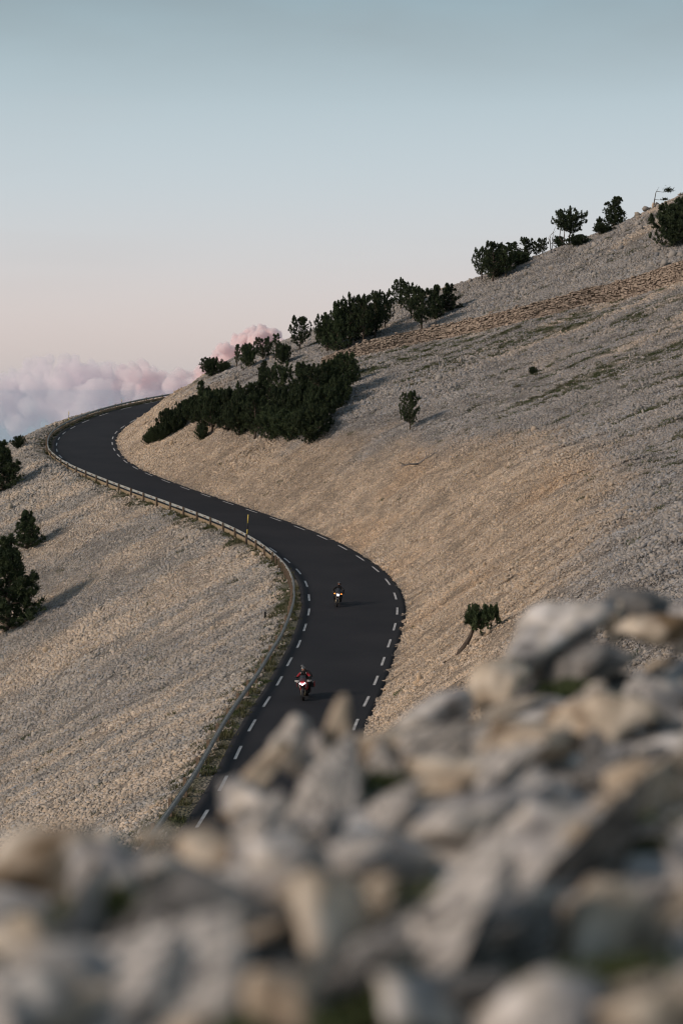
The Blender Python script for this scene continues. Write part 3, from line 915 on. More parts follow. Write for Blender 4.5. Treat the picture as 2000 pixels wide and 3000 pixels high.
# the flag tree: a bare stem with two tufts blown to one side
p = hit(1914, 606); Hf = 62 * p[1] / FPX
e = empty('flag_pine', p)
g = G()
g.tube([(0, 0, -.2), (.03 * Hf, 0, .35 * Hf), (.10 * Hf, 0, .75 * Hf), (.24 * Hf, 0, Hf)], [.03 * Hf, .026 * Hf, .018 * Hf, .006 * Hf], 6)
g.tube([(.13 * Hf, 0, .80 * Hf), (.45 * Hf, .02, .76 * Hf), (.72 * Hf, 0, .84 * Hf)], [.014 * Hf, .010 * Hf, .005 * Hf], 5)
g.tube([(.05 * Hf, 0, .42 * Hf), (.32 * Hf, .02, .40 * Hf), (.5 * Hf, 0, .42 * Hf)], [.012 * Hf, .008 * Hf, .004 * Hf], 5)
g.build('trunk', M['bark'], e, True)
rr = np.random.default_rng(3)
V = []
for c, rad, n in (((.66, 0, .86), (.24, .16, .11), 360), ((.5, 0, .43), (.17, .10, .05), 160)):
    for k in range(n):
        q = np.array(c) * Hf + rr.normal(0, .45, 3) * np.array(rad) * Hf
        d = np.array([.8, 0, .35]) + rr.normal(0, .5, 3); d /= np.linalg.norm(d)
        s = np.cross(d, rr.normal(0, 1, 3)); s /= np.linalg.norm(s)
        V += [q - s * .04, q + s * .04, q + d * rr.uniform(.15, .3)]
fm = new_mesh('crown', np.array(V), np.arange(len(V)).reshape(-1, 3), M['needles'])
link('crown', fm, e)
tag(e, 'wind blown pine with two tufts on one side, alone on the skyline', 'tree')

# ------------------------------------------------------------------ dry stone wall up the slope
wall_px = [(940, 1074), (1008, 1058), (1110, 1033), (1212, 1008), (1310, 990), (1403, 972), (1530, 946), (1658, 913), (1785, 880), (1913, 851), (2040, 818)]
wp = np.array([hit(*q) for q in wall_px])
wp[:, 1] = np.convolve(np.pad(wp[:, 1], 1, mode='reflect', reflect_type='odd'), [.25, .5, .25], 'valid')
ws = np.r_[0, np.cumsum(np.linalg.norm(np.diff(wp[:, :2], axis=0), axis=1))]
LW = ws[-1]
def wall_at(s):
    p = np.array([np.interp(s, ws, wp[:, 0]), np.interp(s, ws, wp[:, 1])])
    q = np.array([np.interp(s + .5, ws, wp[:, 0]), np.interp(s + .5, ws, wp[:, 1])]) - np.array([np.interp(s - .5, ws, wp[:, 0]), np.interp(s - .5, ws, wp[:, 1])])
    q /= np.linalg.norm(q)
    return p, q
wall = empty('dry_stone_wall', (*wall_at(LW / 2)[0], float(hz(*wall_at(LW / 2)[0]))))
WO = np.array(wall.location)
tag(wall, 'long buff dry stone wall crossing the slope below the skyline pines', 'wall')
M['wallstone'] = mat_noise('wall_stone', (.21, .17, .135), (.48, .39, .31), 2.6, .9, .2, .4, 12, coords='Object')
M['walldark'] = mat_noise('wall_core', (.10, .08, .06), (.17, .13, .10), 2, .95)
g = G()
sv = np.arange(0, LW, 1.0)
def wall_h(s): return np.interp(s, [0, LW * .12, LW * .6, LW], [1.2, 1.8, 2.0, 2.7])
for a, b in zip(sv[:-1], sv[1:]):
    q = []
    for s in (a, b):
        p, t = wall_at(s); n = np.array([-t[1], t[0]]); zb = float(hz(*p)); h = wall_h(s)
        for off, zz in ((.18, -.6), (.18, h - .08), (.85, h - .08), (.85, -.6)):
            w = np.array([*(p + n * off), zb + zz]) - WO; q.append(w)
    g.add(q, [(0, 1, 5, 4), (1, 2, 6, 5), (2, 3, 7, 6)])
g.build('wall_core', M['walldark'], wall)
r = np.random.default_rng(23)
stones = []
sgn = 1.0
for s_start in [0]:
    zc = 0.0; course = 0
    while zc < 2.4:
        ch = r.uniform(.15, .27); s = r.uniform(-.3, 0)
        while s < LW - .3:
            L = r.uniform(.2, .55); sm = s + L / 2
            if 0 < sm < LW and zc + ch * .6 < wall_h(sm) + r.normal(0, .10) and r.random() > .02:
                stones.append((sm, zc + ch / 2, L - .05, ch - .045))
            s += L
        zc += ch
stone_geo = []
cube = np.array([(-1, -1, -1), (1, -1, -1), (1, 1, -1), (-1, 1, -1), (-1, -1, 1), (1, -1, 1), (1, 1, 1), (-1, 1, 1)], float) / 2
cf = [(0, 3, 2, 1), (4, 5, 6, 7), (0, 1, 5, 4), (1, 2, 6, 5), (2, 3, 7, 6), (3, 0, 4, 7)]
for sm, zc, L, ch in stones:
    p, t = wall_at(sm); n = np.array([-t[1], t[0]])
    dz = float(hz(*wall_at(sm + .4)[0]) - hz(*wall_at(sm - .4)[0])) / .8
    v = cube * np.array([L, .34 + r.uniform(-.06, .1), ch]) + r.uniform(-.06, .06, (8, 3))
    w = np.c_[p[0] + t[0] * v[:, 0] + n[0] * (v[:, 1] + .10), p[1] + t[1] * v[:, 0] + n[1] * (v[:, 1] + .10), float(hz(*p)) + zc + r.normal(0, .03) + v[:, 2] + dz * v[:, 0] - .05]
    stone_geo.append((p[1], w - WO))
stone_geo.sort(key=lambda a: a[0])
far_g = G()
for k, (yy, v) in enumerate(stone_geo):
    if k < 300:
        link('stone', new_mesh('stone', v, cf, M['wallstone']), wall)
    else:
        far_g.add(v, cf)
if far_g.v:
    tag(far_g.build('stones', M['wallstone'], wall), kind='stuff')

# ------------------------------------------------------------------ guardrail along the valley side
gr = empty('guardrail', (float(road_pt(150, -8)[0]), float(road_pt(150, -8)[1]), float(road_pt(150, -8)[2])))
GO = np.array(gr.location)
tag(gr, 'weathered timber and steel guardrail following the valley side of the road', 'guardrail')
def wl_at(s): return float(np.interp(s, np.arange(len(S)), WW))
def rail_pt(s, extra=0.0, z=0.0):
    p = road_pt(s, -wl_at(s) - 1.15 - extra); p[2] += z - .06
    return p - GO
s_in = float(np.argmin(abs(RQ[:, 1] - 128) + 1000 * (RQ[:, 1] > 200))); s_out = float(np.argmin(abs(RQ[:, 1] - 158)))
s_board = float(np.argmin(abs(RQ[:, 1] - 157)))
g_start, g_end = 18.0, len(S) - 30.0
post_s = []
s = g_start
while s < g_end:
    post_s.append(s); s += 2.0 if (s_in < s < s_out) else 4.0
pg_ = G(); pg_.box((0, 0, .33), (.15, .15, 1.0)); pg_.box((0, 0, .845), (.15, .15, .03), taper=(.6, .6))
post_me = None
for s in post_s:
    p = rail_pt(s, .20); d = TT[int(s)]
    if post_me is None:
        o = pg_.build('post', M['post'], gr); post_me = o.data
    else:
        o = link('post', post_me, gr)
    o.location = p; o.rotation_euler = (random.gauss(0, .02), random.gauss(0, .02), math.atan2(d[1], d[0]))
    o.scale = (1, 1, random.uniform(.97, 1.05))
s = g_start
while s < g_end - 4:
    seg = [s + .015 + (4 - .03) * k / 4 for k in range(5)]
    g = G(); v = []; prof = [(math.cos(a) * .10, math.sin(a) * .12) for a in np.linspace(-math.pi / 2, math.pi / 2, 8)] + [(-.03, .12), (-.03, -.12)]
    for q in seg:
        base = rail_pt(q, 0, .66); n = NN[int(q)]
        for a, b in prof: v.append((base[0] + n[0] * a, base[1] + n[1] * a, base[2] + b))
    m = len(prof); f = []
    for k in range(4):
        for j in range(m): f.append((k * m + j, (k + 1) * m + j, (k + 1) * m + (j + 1) % m, k * m + (j + 1) % m))
    f += [tuple(range(m)), tuple(4 * m + j for j in range(m))[::-1]]
    g.add(v, f)
    rail = g.build('rail', M['log'], gr)
    g = G(); v = []                                              # galvanised strip on the back of the log
    for q in seg:
        base = rail_pt(q, .045, .67); n = NN[int(q)]
        for a, b in ((.0, -.10), (.0, .125), (-.012, .125), (-.012, -.10)): v.append((base[0] + n[0] * a, base[1] + n[1] * a, base[2] + b))
    g.add(v, [(k * 4 + j, (k + 1) * 4 + j, (k + 1) * 4 + (j + 1) % 4, k * 4 + (j + 1) % 4) for k in range(4) for j in range(4)])
    st_o = g.build('steel_strip', M['steel'], gr)
    g = G()
    for q in (s + 2.0, s + 1.75, s + 2.25):
        base = rail_pt(q, .065, .66); g.box(base, (.09, .05, .09), Euler((0, 0, math.atan2(TT[int(q)][1], TT[int(q)][0]))))
    g.build('bolts', M['rust'], st_o)
    if s > s_board:
        g = G(); v = []                                              # lower timber board
        for q in seg:
            base = rail_pt(q, .06, .18); n = NN[int(q)]
            for a, b in ((.025, -.21), (.025, .18), (-.025, .18), (-.025, -.21)): v.append((base[0] + n[0] * a, base[1] + n[1] * a, base[2] + b))
        g.add(v, [(k * 4 + j, (k + 1) * 4 + j, (k + 1) * 4 + (j + 1) % 4, k * 4 + (j + 1) % 4) for k in range(4) for j in range(4)] + [(0, 1, 2, 3), (19, 18, 17, 16)])
        g.build('lower_board', M['board'], gr)
    s += 4.0

# ------------------------------------------------------------------ snow poles and a small post
def snow_pole(s, H, label, lean=(0, 0)):
    p = rail_pt(s, .38, 0) + GO; p[2] = float(hz(p[0], p[1]))
    e = empty('snow_pole', p); e.rotation_euler = (lean[0], lean[1], 0)
    z = -.2
    segs = [(-.2, H * .36, 'black'), (H * .36, H * .52, 'yellow'), (H * .52, H * .72, 'black'), (H * .72, H, 'yellow')]
    for a, b, c in segs:
        g = G(); g.tube([(0, 0, a), (0, 0, b)], .045, 8); g.build('band', M[c], e, True)
    tag(e, label, 'pole', 'snow poles behind the guardrail')
def s_for_px(px, lo, hi):
    ss = np.arange(lo, hi, .5); pp = project(np.array([rail_pt(q, .38, .6) + GO for q in ss]))
    return float(ss[np.argmin(abs(pp[:, 0] - px))])
iy = lambda y: float(np.argmin(abs(RQ[:, 1] - y) + 1000 * (np.arange(len(S)) < 60)))
snow_pole(s_for_px(722, iy(145), iy(190)), 2.75, 'yellow and black snow pole behind the guardrail near the motorcycles', (0, .06))
snow_pole(s_for_px(201, iy(255), iy(285)), 1.9, 'slim snow pole at the outside of the far bend')
snow_pole(s_for_px(355, iy(280), iy(305)), 1.25, 'short pole standing above the far guardrail against the clouds')
p = hit(777, 1811)
e = empty('marker_post', p)
g = G(); g.box((0, 0, .12), (.15, .10, .55), taper=(.9, .9)); g.build('shaft', M['black'], e)
g = G(); g.box((0, 0, .41), (.17, .12, .03)); g.build('cap', M['black'], e)
tag(e, 'small black post stuck in the scree below the guardrail', 'post')

# ------------------------------------------------------------------ motorcycles and riders
def wheel(name, parent, y, R, w):
    hubg = G(); hubg.tube([(-.07, y, R), (.07, y, R)], .045, 10)
    e = hubg.build(name, M['rim'], parent, True)
    g = G(); g.torus((0, y, R), R - w / 2, w / 2, 32, 10, flat=1.15); g.build('tyre', M['tyre'], e, True)
    g = G(); g.torus((0, y, R), R - w - .005, .018, 32, 6, flat=2.2)
    for k in range(10):
        a = 2 * math.pi * k / 10
        g.tube([(.02 * (-1) ** k, y + .04 * math.cos(a), R + .04 * math.sin(a)), (0, y + (R - w) * math.cos(a), R + (R - w) * math.sin(a))], .011, 5)
    g.build('rim', M['rim'], e, True)
    g = G()
    for sx in (-1, 1): g.torus((sx * .062, y, R), .11, .022, 22, 5, flat=.2)
    g.build('brake_disc', M['gold'], e, True)
    return e


def sheet(g, outline, y_of, thick, m=0):
    """plate from an x-z outline with depth y_of(x, z), given thickness along y"""
    n = len(outline)
    v = [(x, y_of(x, z), z) for x, z in outline] + [(x, y_of(x, z) - thick, z) for x, z in outline]
    f = [tuple(range(n)), tuple(range(2 * n - 1, n - 1, -1))] + [(k, (k + 1) % n, n + (k + 1) % n, n + k) for k in range(n)]
    g.add(v, f, m)


def motorcycle(pos, heading, lean, style, label):
    """local axes: +y is the way it rides, front wheel hub at y=0"""
    red = style == 'tourer'
    body = M['red'] if red else M['black']
    e = empty('motorcycle', pos)
    e.rotation_euler = (0, lean, math.atan2(heading[1], heading[0]) - math.pi / 2)
    tag(e, label, 'motorcycle', 'motorcycles riding down the road')
    wheel('front_wheel', e, 0, .31, .12); wheel('rear_wheel', e, -1.5, .31, .17)
    for sx in (-1, 1):
        g = G(); g.tube([(sx * .105, .01, .30), (sx * .105, -.13, .60)], [.03, .03], 8); g.tube([(sx * .105, -.13, .60), (sx * .105, -.33, 1.02)], [.024, .024], 8)
        g.build('fork_leg', M['gold'], e, True)
    g = G(); g.tube([(-.105, -.06, .63), (.105, -.06, .63)], .05, 8)
    fv = []
    for k in range(9):
        a = math.radians(-10 + 20 * k)
        for x in (-.075, 0, .075): fv.append((x, .36 * math.cos(a), .31 + .36 * math.sin(a) + (0.012 if x == 0 else 0)))
    g.add(fv, [(k * 3 + j, k * 3 + j + 1, (k + 1) * 3 + j + 1, (k + 1) * 3 + j) for k in range(7) for j in range(2)])
    g.build('mudguard', M['black'], e, True)
    # engine, frame and swingarm
    g = G(); g.box((0, -.66, .50), (.34, .48, .40), Euler((.15, 0, 0)), taper=(.8, .9)); g.tube([(-.2, -.62, .42), (.2, -.62, .42)], .13, 12)
    g.build('engine', M['rim'], e)
    g = G()
    for sx in (-1, 1):
        g.tube([(sx * .09, -1.5, .31), (sx * .13, -.98, .42)], .035, 6); g.tube([(sx * .05, -.30, .95), (sx * .15, -.85, .62), (sx * .13, -.98, .40)], .025, 6)
        g.tube([(sx * .14, -.85, .66), (sx * .12, -1.62, .88)], .02, 6)
        g.tube([(sx * .12, -.9, .36), (sx * .30, -.9, .36)], .018, 6)
    g.build('frame', M['black'], e, True)
    g = G(); g.tube([(.14, -.5, .28), (.2, -1.0, .30), (.21, -1.55, .50)], [.04, .05, .06], 10); g.build('exhaust', M['rim'], e, True)
    # tank, seat and tail
    g = G(); g.ell((0, -.62, .90), (.19, .33, .17), 16, 10); g.build('tank', body, e, True)
    g = G(); g.box((0, -1.18, .85), (.30, .72, .12), Euler((-.05, 0, 0)), taper=(.75, .95)); g.build('seat', M['leather'], e)
    g = G(); g.box((0, -1.62, .86), (.18, .28, .14), Euler((.25, 0, 0)), taper=(.6, .8)); g.build('tail', body, e)
    # fairing: beak, side panels
    if red:
        g = G()
        for sx in (-1, 1):
            A, B, C, D = (sx * .03, .10, .80), (sx * .20, -.02, .97), (sx * .27, -.42, .92), (sx * .25, -.55, .62)
            E_, F_ = (sx * .17, -.22, .52), (sx * .10, -.05, .66)
            inn = [(x * .75, y - .05, z) for x, y, z in (A, B, C, D, E_, F_)]
            o_ = [A, B, C, D, E_, F_] + inn
            g.add(o_, [(0, 1, 5), (1, 2, 4, 5), (2, 3, 4)] + [(6 + 0, 6 + 5, 6 + 1), (6 + 1, 6 + 5, 6 + 4, 6 + 2), (6 + 2, 6 + 4, 6 + 3)] + [(k, (k + 1) % 6, 6 + (k + 1) % 6, 6 + k) for k in range(6)])
        g.build('fairing', M['red'], e)
        g = G(); g.box((0, -.02, 1.02), (.30, .16, .10), Euler((-.5, 0, 0)), taper=(.7, .8)); g.build('nose_cowl', M['red'], e)
        g = G(); sheet(g, [(-.13, .90), (0, .78), (.13, .90), (.09, .72), (0, .62), (-.09, .72)], lambda x, z: .115 - abs(x) * .4 + (z - .8) * .15, .06); g.build('beak', M['black'], e)
        for sx in (-1, 1):
            g = G(); sheet(g, [(sx * .012, .86), (sx * .175, .955), (sx * .165, .995), (sx * .10, .985), (sx * .012, .925)], lambda x, z: .15 - abs(x) * .55, .04)
            g.build('headlight', M['lamp'], e)
            g = G(); sheet(g, [(sx * .185, .95), (sx * .235, .94), (sx * .17, .70), (sx * .145, .72)], lambda x, z: .06 - (abs(x) - .15) * 1.6, .02)
            g.build('accent_strip', M['white'], e)
    else:
        g = G(); sheet(g, [(-.15, .80), (-.17, .96), (-.10, 1.06), (.10, 1.06), (.17, .96), (.15, .80), (.08, .74), (-.08, .74)], lambda x, z: .02 - abs(x) * .5, .14); g.build('fairing', M['black'], e)
        g = G(); sheet(g, [(-.11, .97), (-.04, .945), (0, .955), (.04, .945), (.11, .97), (.075, .82), (-.075, .82)], lambda x, z: .05 - abs(x) * .3, .04); g.build('headlight', M['lamp'], e)
        for sx in (-1, 1):
            g = G(); g.tube([(sx * .15, -.06, .97), (sx * .22, -.04, .97)], .012, 6); st = g.build('indicator_stalk', M['black'], e)
            g = G(); g.ell((sx * .245, -.03, .97), (.048, .035, .042), 10, 6); g.build('indicator', M['amber'], e, True)
            g = G(); g.box((sx * .20, -.42, .72), (.10, .34, .30), Euler((.3, 0, 0)), taper=(.7, .7)); g.build('radiator_shroud', M['black'], e)
    # windscreen
    g = G(); v = []
    for k in range(5):
        t = k / 4; hw = .19 * (1 - .35 * t * t); z = 1.02 + .33 * t; y = -.08 - .20 * t
        for x in (-1, -.5, 0, .5, 1): v.append((x * hw, y - .10 * x * x, z))
    g.add(v, [(k * 5 + j, k * 5 + j + 1, (k + 1) * 5 + j + 1, (k + 1) * 5 + j) for k in range(4) for j in range(4)])
    g.build('windscreen', M['screen'], e, True)
    # controls
    g = G(); g.tube([(-.43, -.42, 1.06), (-.26, -.34, 1.10), (0, -.30, 1.06), (.26, -.34, 1.10), (.43, -.42, 1.06)], .014, 8); g.build('handlebar', M['black'], e, True)
    for sx in (-1, 1):
        g = G(); v = []
        for k in range(6):
            a = math.radians(-25 + 26 * k)
            for z in (-.05, .05): v.append((sx * (.30 + .17 * math.sin(a)), -.38 + .14 * math.cos(a), 1.05 + z * (1.2 - .1 * k)))
        v += [(x, y - .018, z) for x, y, z in v]
        f = [(2 * k, 2 * k + 1, 2 * k + 3, 2 * k + 2) for k in range(5)] + [(12 + 2 * k, 14 + 2 * k, 15 + 2 * k, 13 + 2 * k) for k in range(5)]
        f += [(2 * k, 2 * k + 2, 14 + 2 * k, 12 + 2 * k) for k in range(5)] + [(2 * k + 1, 13 + 2 * k, 15 + 2 * k, 2 * k + 3) for k in range(5)]
        g.add(v, f); g.build('hand_guard', M['white'] if red else M['black'], e)
        g = G(); g.tube([(sx * .28, -.34, 1.10), (sx * .34, -.30, 1.24)], .009, 6); mst = g.build('mirror_stalk', M['black'], e)
        g = G(); g.ell((sx * .385, -.30, 1.27), (.085, .022, .048), 12, 6, rot=Euler((0, -sx * .35, 0))); g.build('mirror', M['black'], mst, True)
    for sx in (-1, 1):
        if red:
            g = G(); g.box((sx * .37, -1.36, .72), (.22, .46, .38), Euler((.08, 0, 0)), taper=(.85, .9)); pn = g.build('pannier', M['black'], e)
            g = G(); g.box((sx * .487, -1.36, .72), (.02, .40, .30), Euler((.08, 0, 0))); g.build('pannier_lid', M['red'], pn)
            g = G(); g.box((sx * .44, -1.11, .86), (.09, .02, .07)); g.build('pannier_trim', M['white'], pn)
    return e


def glove(parent, wrist, grip, sx):
    """gloved hand closed round the handlebar grip: palm, four fingers of unequal length, thumb"""
    g = G(); w, q = Vector(wrist), Vector(grip)
    back = (w - q).normalized()
    g.box(q + Vector((0, -.035, .018)), (.095, .085, .036), Euler((-.35, 0, 0)), taper=(.9, .9))
    g.tube([w, q + back * .06 + Vector((0, 0, .012))], [.038, .036], 8)
    for k, L in enumerate((.074, .084, .078, .060)):
        x = sx * (-.034 + .024 * k)
        g.tube([q + Vector((x, .0, .034)), q + Vector((x, L * .45, .026)), q + Vector((x, L * .52, -.012)), q + Vector((x, L * .12, -.032))], [.0115, .011, .010, .009], 6)
    g.tube([q + Vector((-sx * .046, -.045, .006)), q + Vector((-sx * .058, -.008, -.012)), q + Vector((-sx * .045, .026, -.026))], [.014, .012, .010], 6)
    g.build('glove', M['leather'], parent, True)


def helmet(parent, c, yaw, shell, face):
    c = Vector(c)
    g = G(); n, mrows = 22, 14; v, f = [], []
    keep = {}
    for j in range(mrows + 1):
        a = math.pi * j / mrows
        for i in range(n):
            b = 2 * math.pi * i / n
            v.append(c + Vector((.128 * math.sin(a) * math.cos(b), .155 * math.sin(a) * math.sin(b), .150 * math.cos(a))))
    for j in range(mrows - 1):
        for i in range(n):
            b = 2 * math.pi * (i + .5) / n; a = math.pi * (j + .5) / mrows
            opening = math.sin(b) > .62 and 1.30 < a < 2.05              # the eye port in front
            if not opening: f.append((j * n + i, (j + 1) * n + i, (j + 1) * n + (i + 1) % n, j * n + (i + 1) % n))
    g.add(v, f); h = g.build('helmet', shell, parent, True)
    g = G()                                                              # face inside: head, nose, eyes, mouth
    g.ell(c + Vector((0, .005, -.02)), (.085, .105, .115), 14, 10); g.ell(c + Vector((0, .112, -.035)), (.014, .02, .022), 8, 6)
    for sx in (-1, 1): g.ell(c + Vector((sx * .055, .085, -.055)), (.022, .02, .02), 8, 6)
    g.build('face', M['skin'], h, True)
    for sx in (-1, 1):
        g = G(); g.ell(c + Vector((sx * .033, .098, -.005)), (.013, .01, .007), 8, 6); g.build('eye', M['black'], h, True)
    g = G(); v = []
    for k in range(9):
        b = math.radians(40 + 100 * k / 8)
        for a in (.62, .82, 1.02): v.append(c + Vector((.134 * math.sin(a) * math.cos(b), .162 * math.sin(a) * math.sin(b), .157 * math.cos(a))))
    g.add(v, [(k * 3 + j, k * 3 + j + 1, k * 3 + j + 4, k * 3 + j + 3) for k in range(8) for j in range(2)])
    g.build('visor', M['silver'], h, True)
    return h


def person(bike, label, style, hip=(0, -.92, .93), head=(0, -.66, 1.66), hands=((-.36, -.385, 1.075), (.36, -.385, 1.075)), feet_y=-.88, knee_y=-.55, cat='person'):
    e = empty('person', bike.location)
    e.rotation_euler = bike.rotation_euler
    tag(e, label, cat)
    hx, hy, hz_ = hip
    ch = (0, (hy + head[1]) / 2 + .02, (hz_ + head[2]) / 2 + .03); nk = (0, head[1] - .05, head[2] - .19)
    V = [hip, (0, hy + .03, hz_ + .16), ch, nk, (0, head[1] - .03, head[2] - .08)]
    rad = [(.165, .15), (.15, .13), (.185, .14), (.075, .075), (.07, .07)]
    E_ = [(0, 1), (1, 2), (2, 3), (3, 4)]
    for sx, hd in ((-1, hands[0]), (1, hands[1])):
        sh = (sx * .20, ch[1] + .01, nk[2] - .07); el = (sx * .40, (sh[1] + hd[1]) / 2 - .05, (sh[2] + hd[2]) / 2 - .06)
        b = len(V); wr = (hd[0] + 0, hd[1] - .09, hd[2] + .03)
        V += [sh, el, wr]; rad += [(.085, .085), (.062, .062), (.042, .042)]
        E_ += [(2, b), (b, b + 1), (b + 1, b + 2)]
    for sx in (-1, 1):
        b = len(V)
        V += [(sx * .13, hy + .06, hz_ - .05), (sx * .26, knee_y, hz_ - .17), (sx * .24, feet_y, .45), (sx * .24, feet_y + .02, .37), (sx * .25, feet_y + .17, .36)]
        rad += [(.105, .105), (.078, .078), (.056, .056), (.052, .05), (.042, .036)]
        E_ += [(0, b), (b, b + 1), (b + 1, b + 2), (b + 2, b + 3), (b + 3, b + 4)]
    me = bpy.data.meshes.new('body'); me.from_pydata(V, E_, []); me.update()
    bo = link('body', me, e)
    md = bo.modifiers.new('skin', 'SKIN'); md.use_smooth_shade = True
    for k, sv in enumerate(me.skin_vertices[0].data):
        sv.radius = rad[k]; sv.use_root = (k == 0)
    ss = bo.modifiers.new('sub', 'SUBSURF'); ss.levels = ss.render_levels = 2
    me.materials.append(M['jacket_' + style])
    helmet(e, head, 0, M['silver'] if style == 'red' else M['black'], True)
    if style != 'pillion':
        glove(e, (hands[0][0], hands[0][1] - .09, hands[0][2] + .03), hands[0], -1); glove(e, (hands[1][0], hands[1][1] - .09, hands[1][2] + .03), hands[1], 1)
    for sx in (-1, 1):
        g = G(); g.box((sx * .245, feet_y + .09, .345), (.10, .28, .07), taper=(.8, .85)); g.tube([(sx * .24, feet_y, .36), (sx * .24, feet_y - .01, .56)], [.062, .066], 10)
        g.build('boot', M['leather'], e)
    if style == 'red':
        for sx in (-1, 1):
            g = G(); g.box((sx * .15, nk[1] + .09, nk[2] - .03), (.02, .10, .035), Euler((-.6, 0, 0))); g.build('collar_trim', M['white'], e)
    return e


def jacket(name, c_sh):
    m, n, l, b = mat_base(name, .7, .3)
    tc = n.new('ShaderNodeTexCoord'); sp = n.new('ShaderNodeSeparateXYZ'); l.new(tc.outputs['Object'], sp.inputs[0])
    ab = n.new('ShaderNodeMath'); ab.operation = 'ABSOLUTE'; l.new(sp.outputs['X'], ab.inputs[0])
    g1 = n.new('ShaderNodeMath'); g1.operation = 'GREATER_THAN'; g1.inputs[1].default_value = .17; l.new(ab.outputs[0], g1.inputs[0])
    g2 = n.new('ShaderNodeMath'); g2.operation = 'GREATER_THAN'; g2.inputs[1].default_value = 1.24; l.new(sp.outputs['Z'], g2.inputs[0])
    mu = n.new('ShaderNodeMath'); mu.operation = 'MULTIPLY'; l.new(g1.outputs[0], mu.inputs[0]); l.new(g2.outputs[0], mu.inputs[1])
    mx = n.new('ShaderNodeMix'); mx.data_type = 'RGBA'; mx.inputs['A'].default_value = (.012, .012, .014, 1); mx.inputs['B'].default_value = (*c_sh, 1)
    l.new(mu.outputs[0], mx.inputs['Factor']); l.new(mx.outputs['Result'], b.inputs['Base Color'])
    return m
M['jacket_red'] = jacket('red_black_jacket', (.30, .02, .03)); M['jacket_black'] = jacket('black_jacket', (.015, .015, .017)); M['jacket_pillion'] = M['jacket_black']


def ride(px, py):
    d = ray(px, py); best = None
    for s in np.arange(60, 200, .25):
        w = wl_at(s)
        for off in np.arange(-w, 0, .25):
            q = road_pt(s, off); q[2] = road_z(s, off)
            e_ = np.hypot(*(project(q)[0] - (px, py)))
            if best is None or e_ < best[0]: best = (e_, q, s)
    return best[1], best[2]
p, s = ride(890, 2054)
t = -np.append(TT[int(s)], 0)
b1 = motorcycle(p, t, .05, 'tourer', 'red and white touring motorcycle with bright twin headlights, nearer one')
person(b1, 'rider in red and black jacket and silver helmet on the nearer motorcycle', 'red')
person(b1, 'pillion rider in dark helmet behind the red jacketed rider', 'pillion', hip=(0, -1.34, .98), head=(.10, -1.16, 1.70), hands=((-.19, -.98, 1.05), (.19, -.98, 1.05)), feet_y=-1.12, knee_y=-.9)
p, s = ride(981, 1778)
t = -np.append(TT[int(s)], 0)
b2 = motorcycle(p, t, -.10, 'naked', 'black motorcycle with single headlight and lit amber indicators, farther one')
person(b2, 'rider in black jacket and dark helmet on the farther motorcycle', 'black')

# ------------------------------------------------------------------ rocks in the foreground
def mat_rock(name, tone):
    m, n, l, b = mat_base(name, .92, .15)
    tc = n.new('ShaderNodeTexCoord'); oi = n.new('ShaderNodeObjectInfo')
    ad = n.new('ShaderNodeVectorMath'); ad.operation = 'ADD'
    sc = n.new('ShaderNodeVectorMath'); sc.operation = 'SCALE'; sc.inputs[0].default_value = (17, 9, 23)
    l.new(oi.outputs['Random'], sc.inputs['Scale']); l.new(tc.outputs['Object'], ad.inputs[0]); l.new(sc.outputs[0], ad.inputs[1])
    no = n.new('ShaderNodeTexNoise'); no.inputs['Scale'].default_value = 6.5; no.inputs['Detail'].default_value = 4
    l.new(ad.outputs[0], no.inputs['Vector'])
    rp = n.new('ShaderNodeValToRGB'); cr = rp.color_ramp.elements
    cr[0].position = .34; cr[0].color = (*tone[0], 1); cr[1].position = .64; cr[1].color = (*tone[3], 1)
    for p_, c in ((.43, tone[1]), (.54, tone[2])):
        e_ = cr.new(p_); e_.color = (*c, 1)
    l.new(no.outputs['Fac'], rp.inputs[0])
    n2 = n.new('ShaderNodeTexNoise'); n2.inputs['Scale'].default_value = 17; n2.inputs['Detail'].default_value = 5
    l.new(ad.outputs[0], n2.inputs['Vector'])
    mr = n.new('ShaderNodeMapRange'); mr.inputs[1].default_value = .35; mr.inputs[2].default_value = .65; mr.inputs[3].default_value = .6; mr.inputs[4].default_value = 1.12
    l.new(n2.outputs['Fac'], mr.inputs[0])
    hs = n.new('ShaderNodeHueSaturation'); l.new(rp.outputs[0], hs.inputs['Color']); l.new(mr.outputs[0], hs.inputs['Value']); l.new(hs.outputs[0], b.inputs['Base Color'])
    bu = n.new('ShaderNodeBump'); bu.inputs['Strength'].default_value = .7; bu.inputs['Distance'].default_value = .01
    l.new(n2.outputs['Fac'], bu.inputs['Height']); l.new(bu.outputs[0], b.inputs['Normal'])
    return m


ROCK = {'grey': mat_rock('grey_limestone', ((.12, .11, .10), (.38, .375, .37), (.56, .52, .46), (.72, .69, .65))),
        'tan': mat_rock('tan_limestone', ((.16, .115, .07), (.44, .36, .27), (.57, .50, .40), (.70, .63, .53))),
        'dark': mat_rock('lichened_shaded_limestone', ((.06, .062, .056), (.13, .13, .125), (.21, .205, .195), (.33, .31, .28)))}  # lichen tones, also used as painted shade on one boulder face


def bank_z(x, y):
    ye = np.interp(x, [-3, -.8, -.45, -.15, .2, .6, 1.2, 3], [2.6, 2.95, 3.1, 3.6, 4.6, 5.5, 6.6, 8])
    dx = np.maximum(np.maximum(-1.9 - x, x - 3.2), 0); dy = np.maximum(.2 - y, 0)
    return -.79 - .045 * (np.minimum(y, ye) - 2) + .035 * x + .16 * np.abs(fbm(x / .28, y / .28, 201, 4)) + .10 * fbm(x / .6, y / .6, 207, 2) - .80 * np.maximum(y - ye, 0) - .6 * dx - .3 * dy


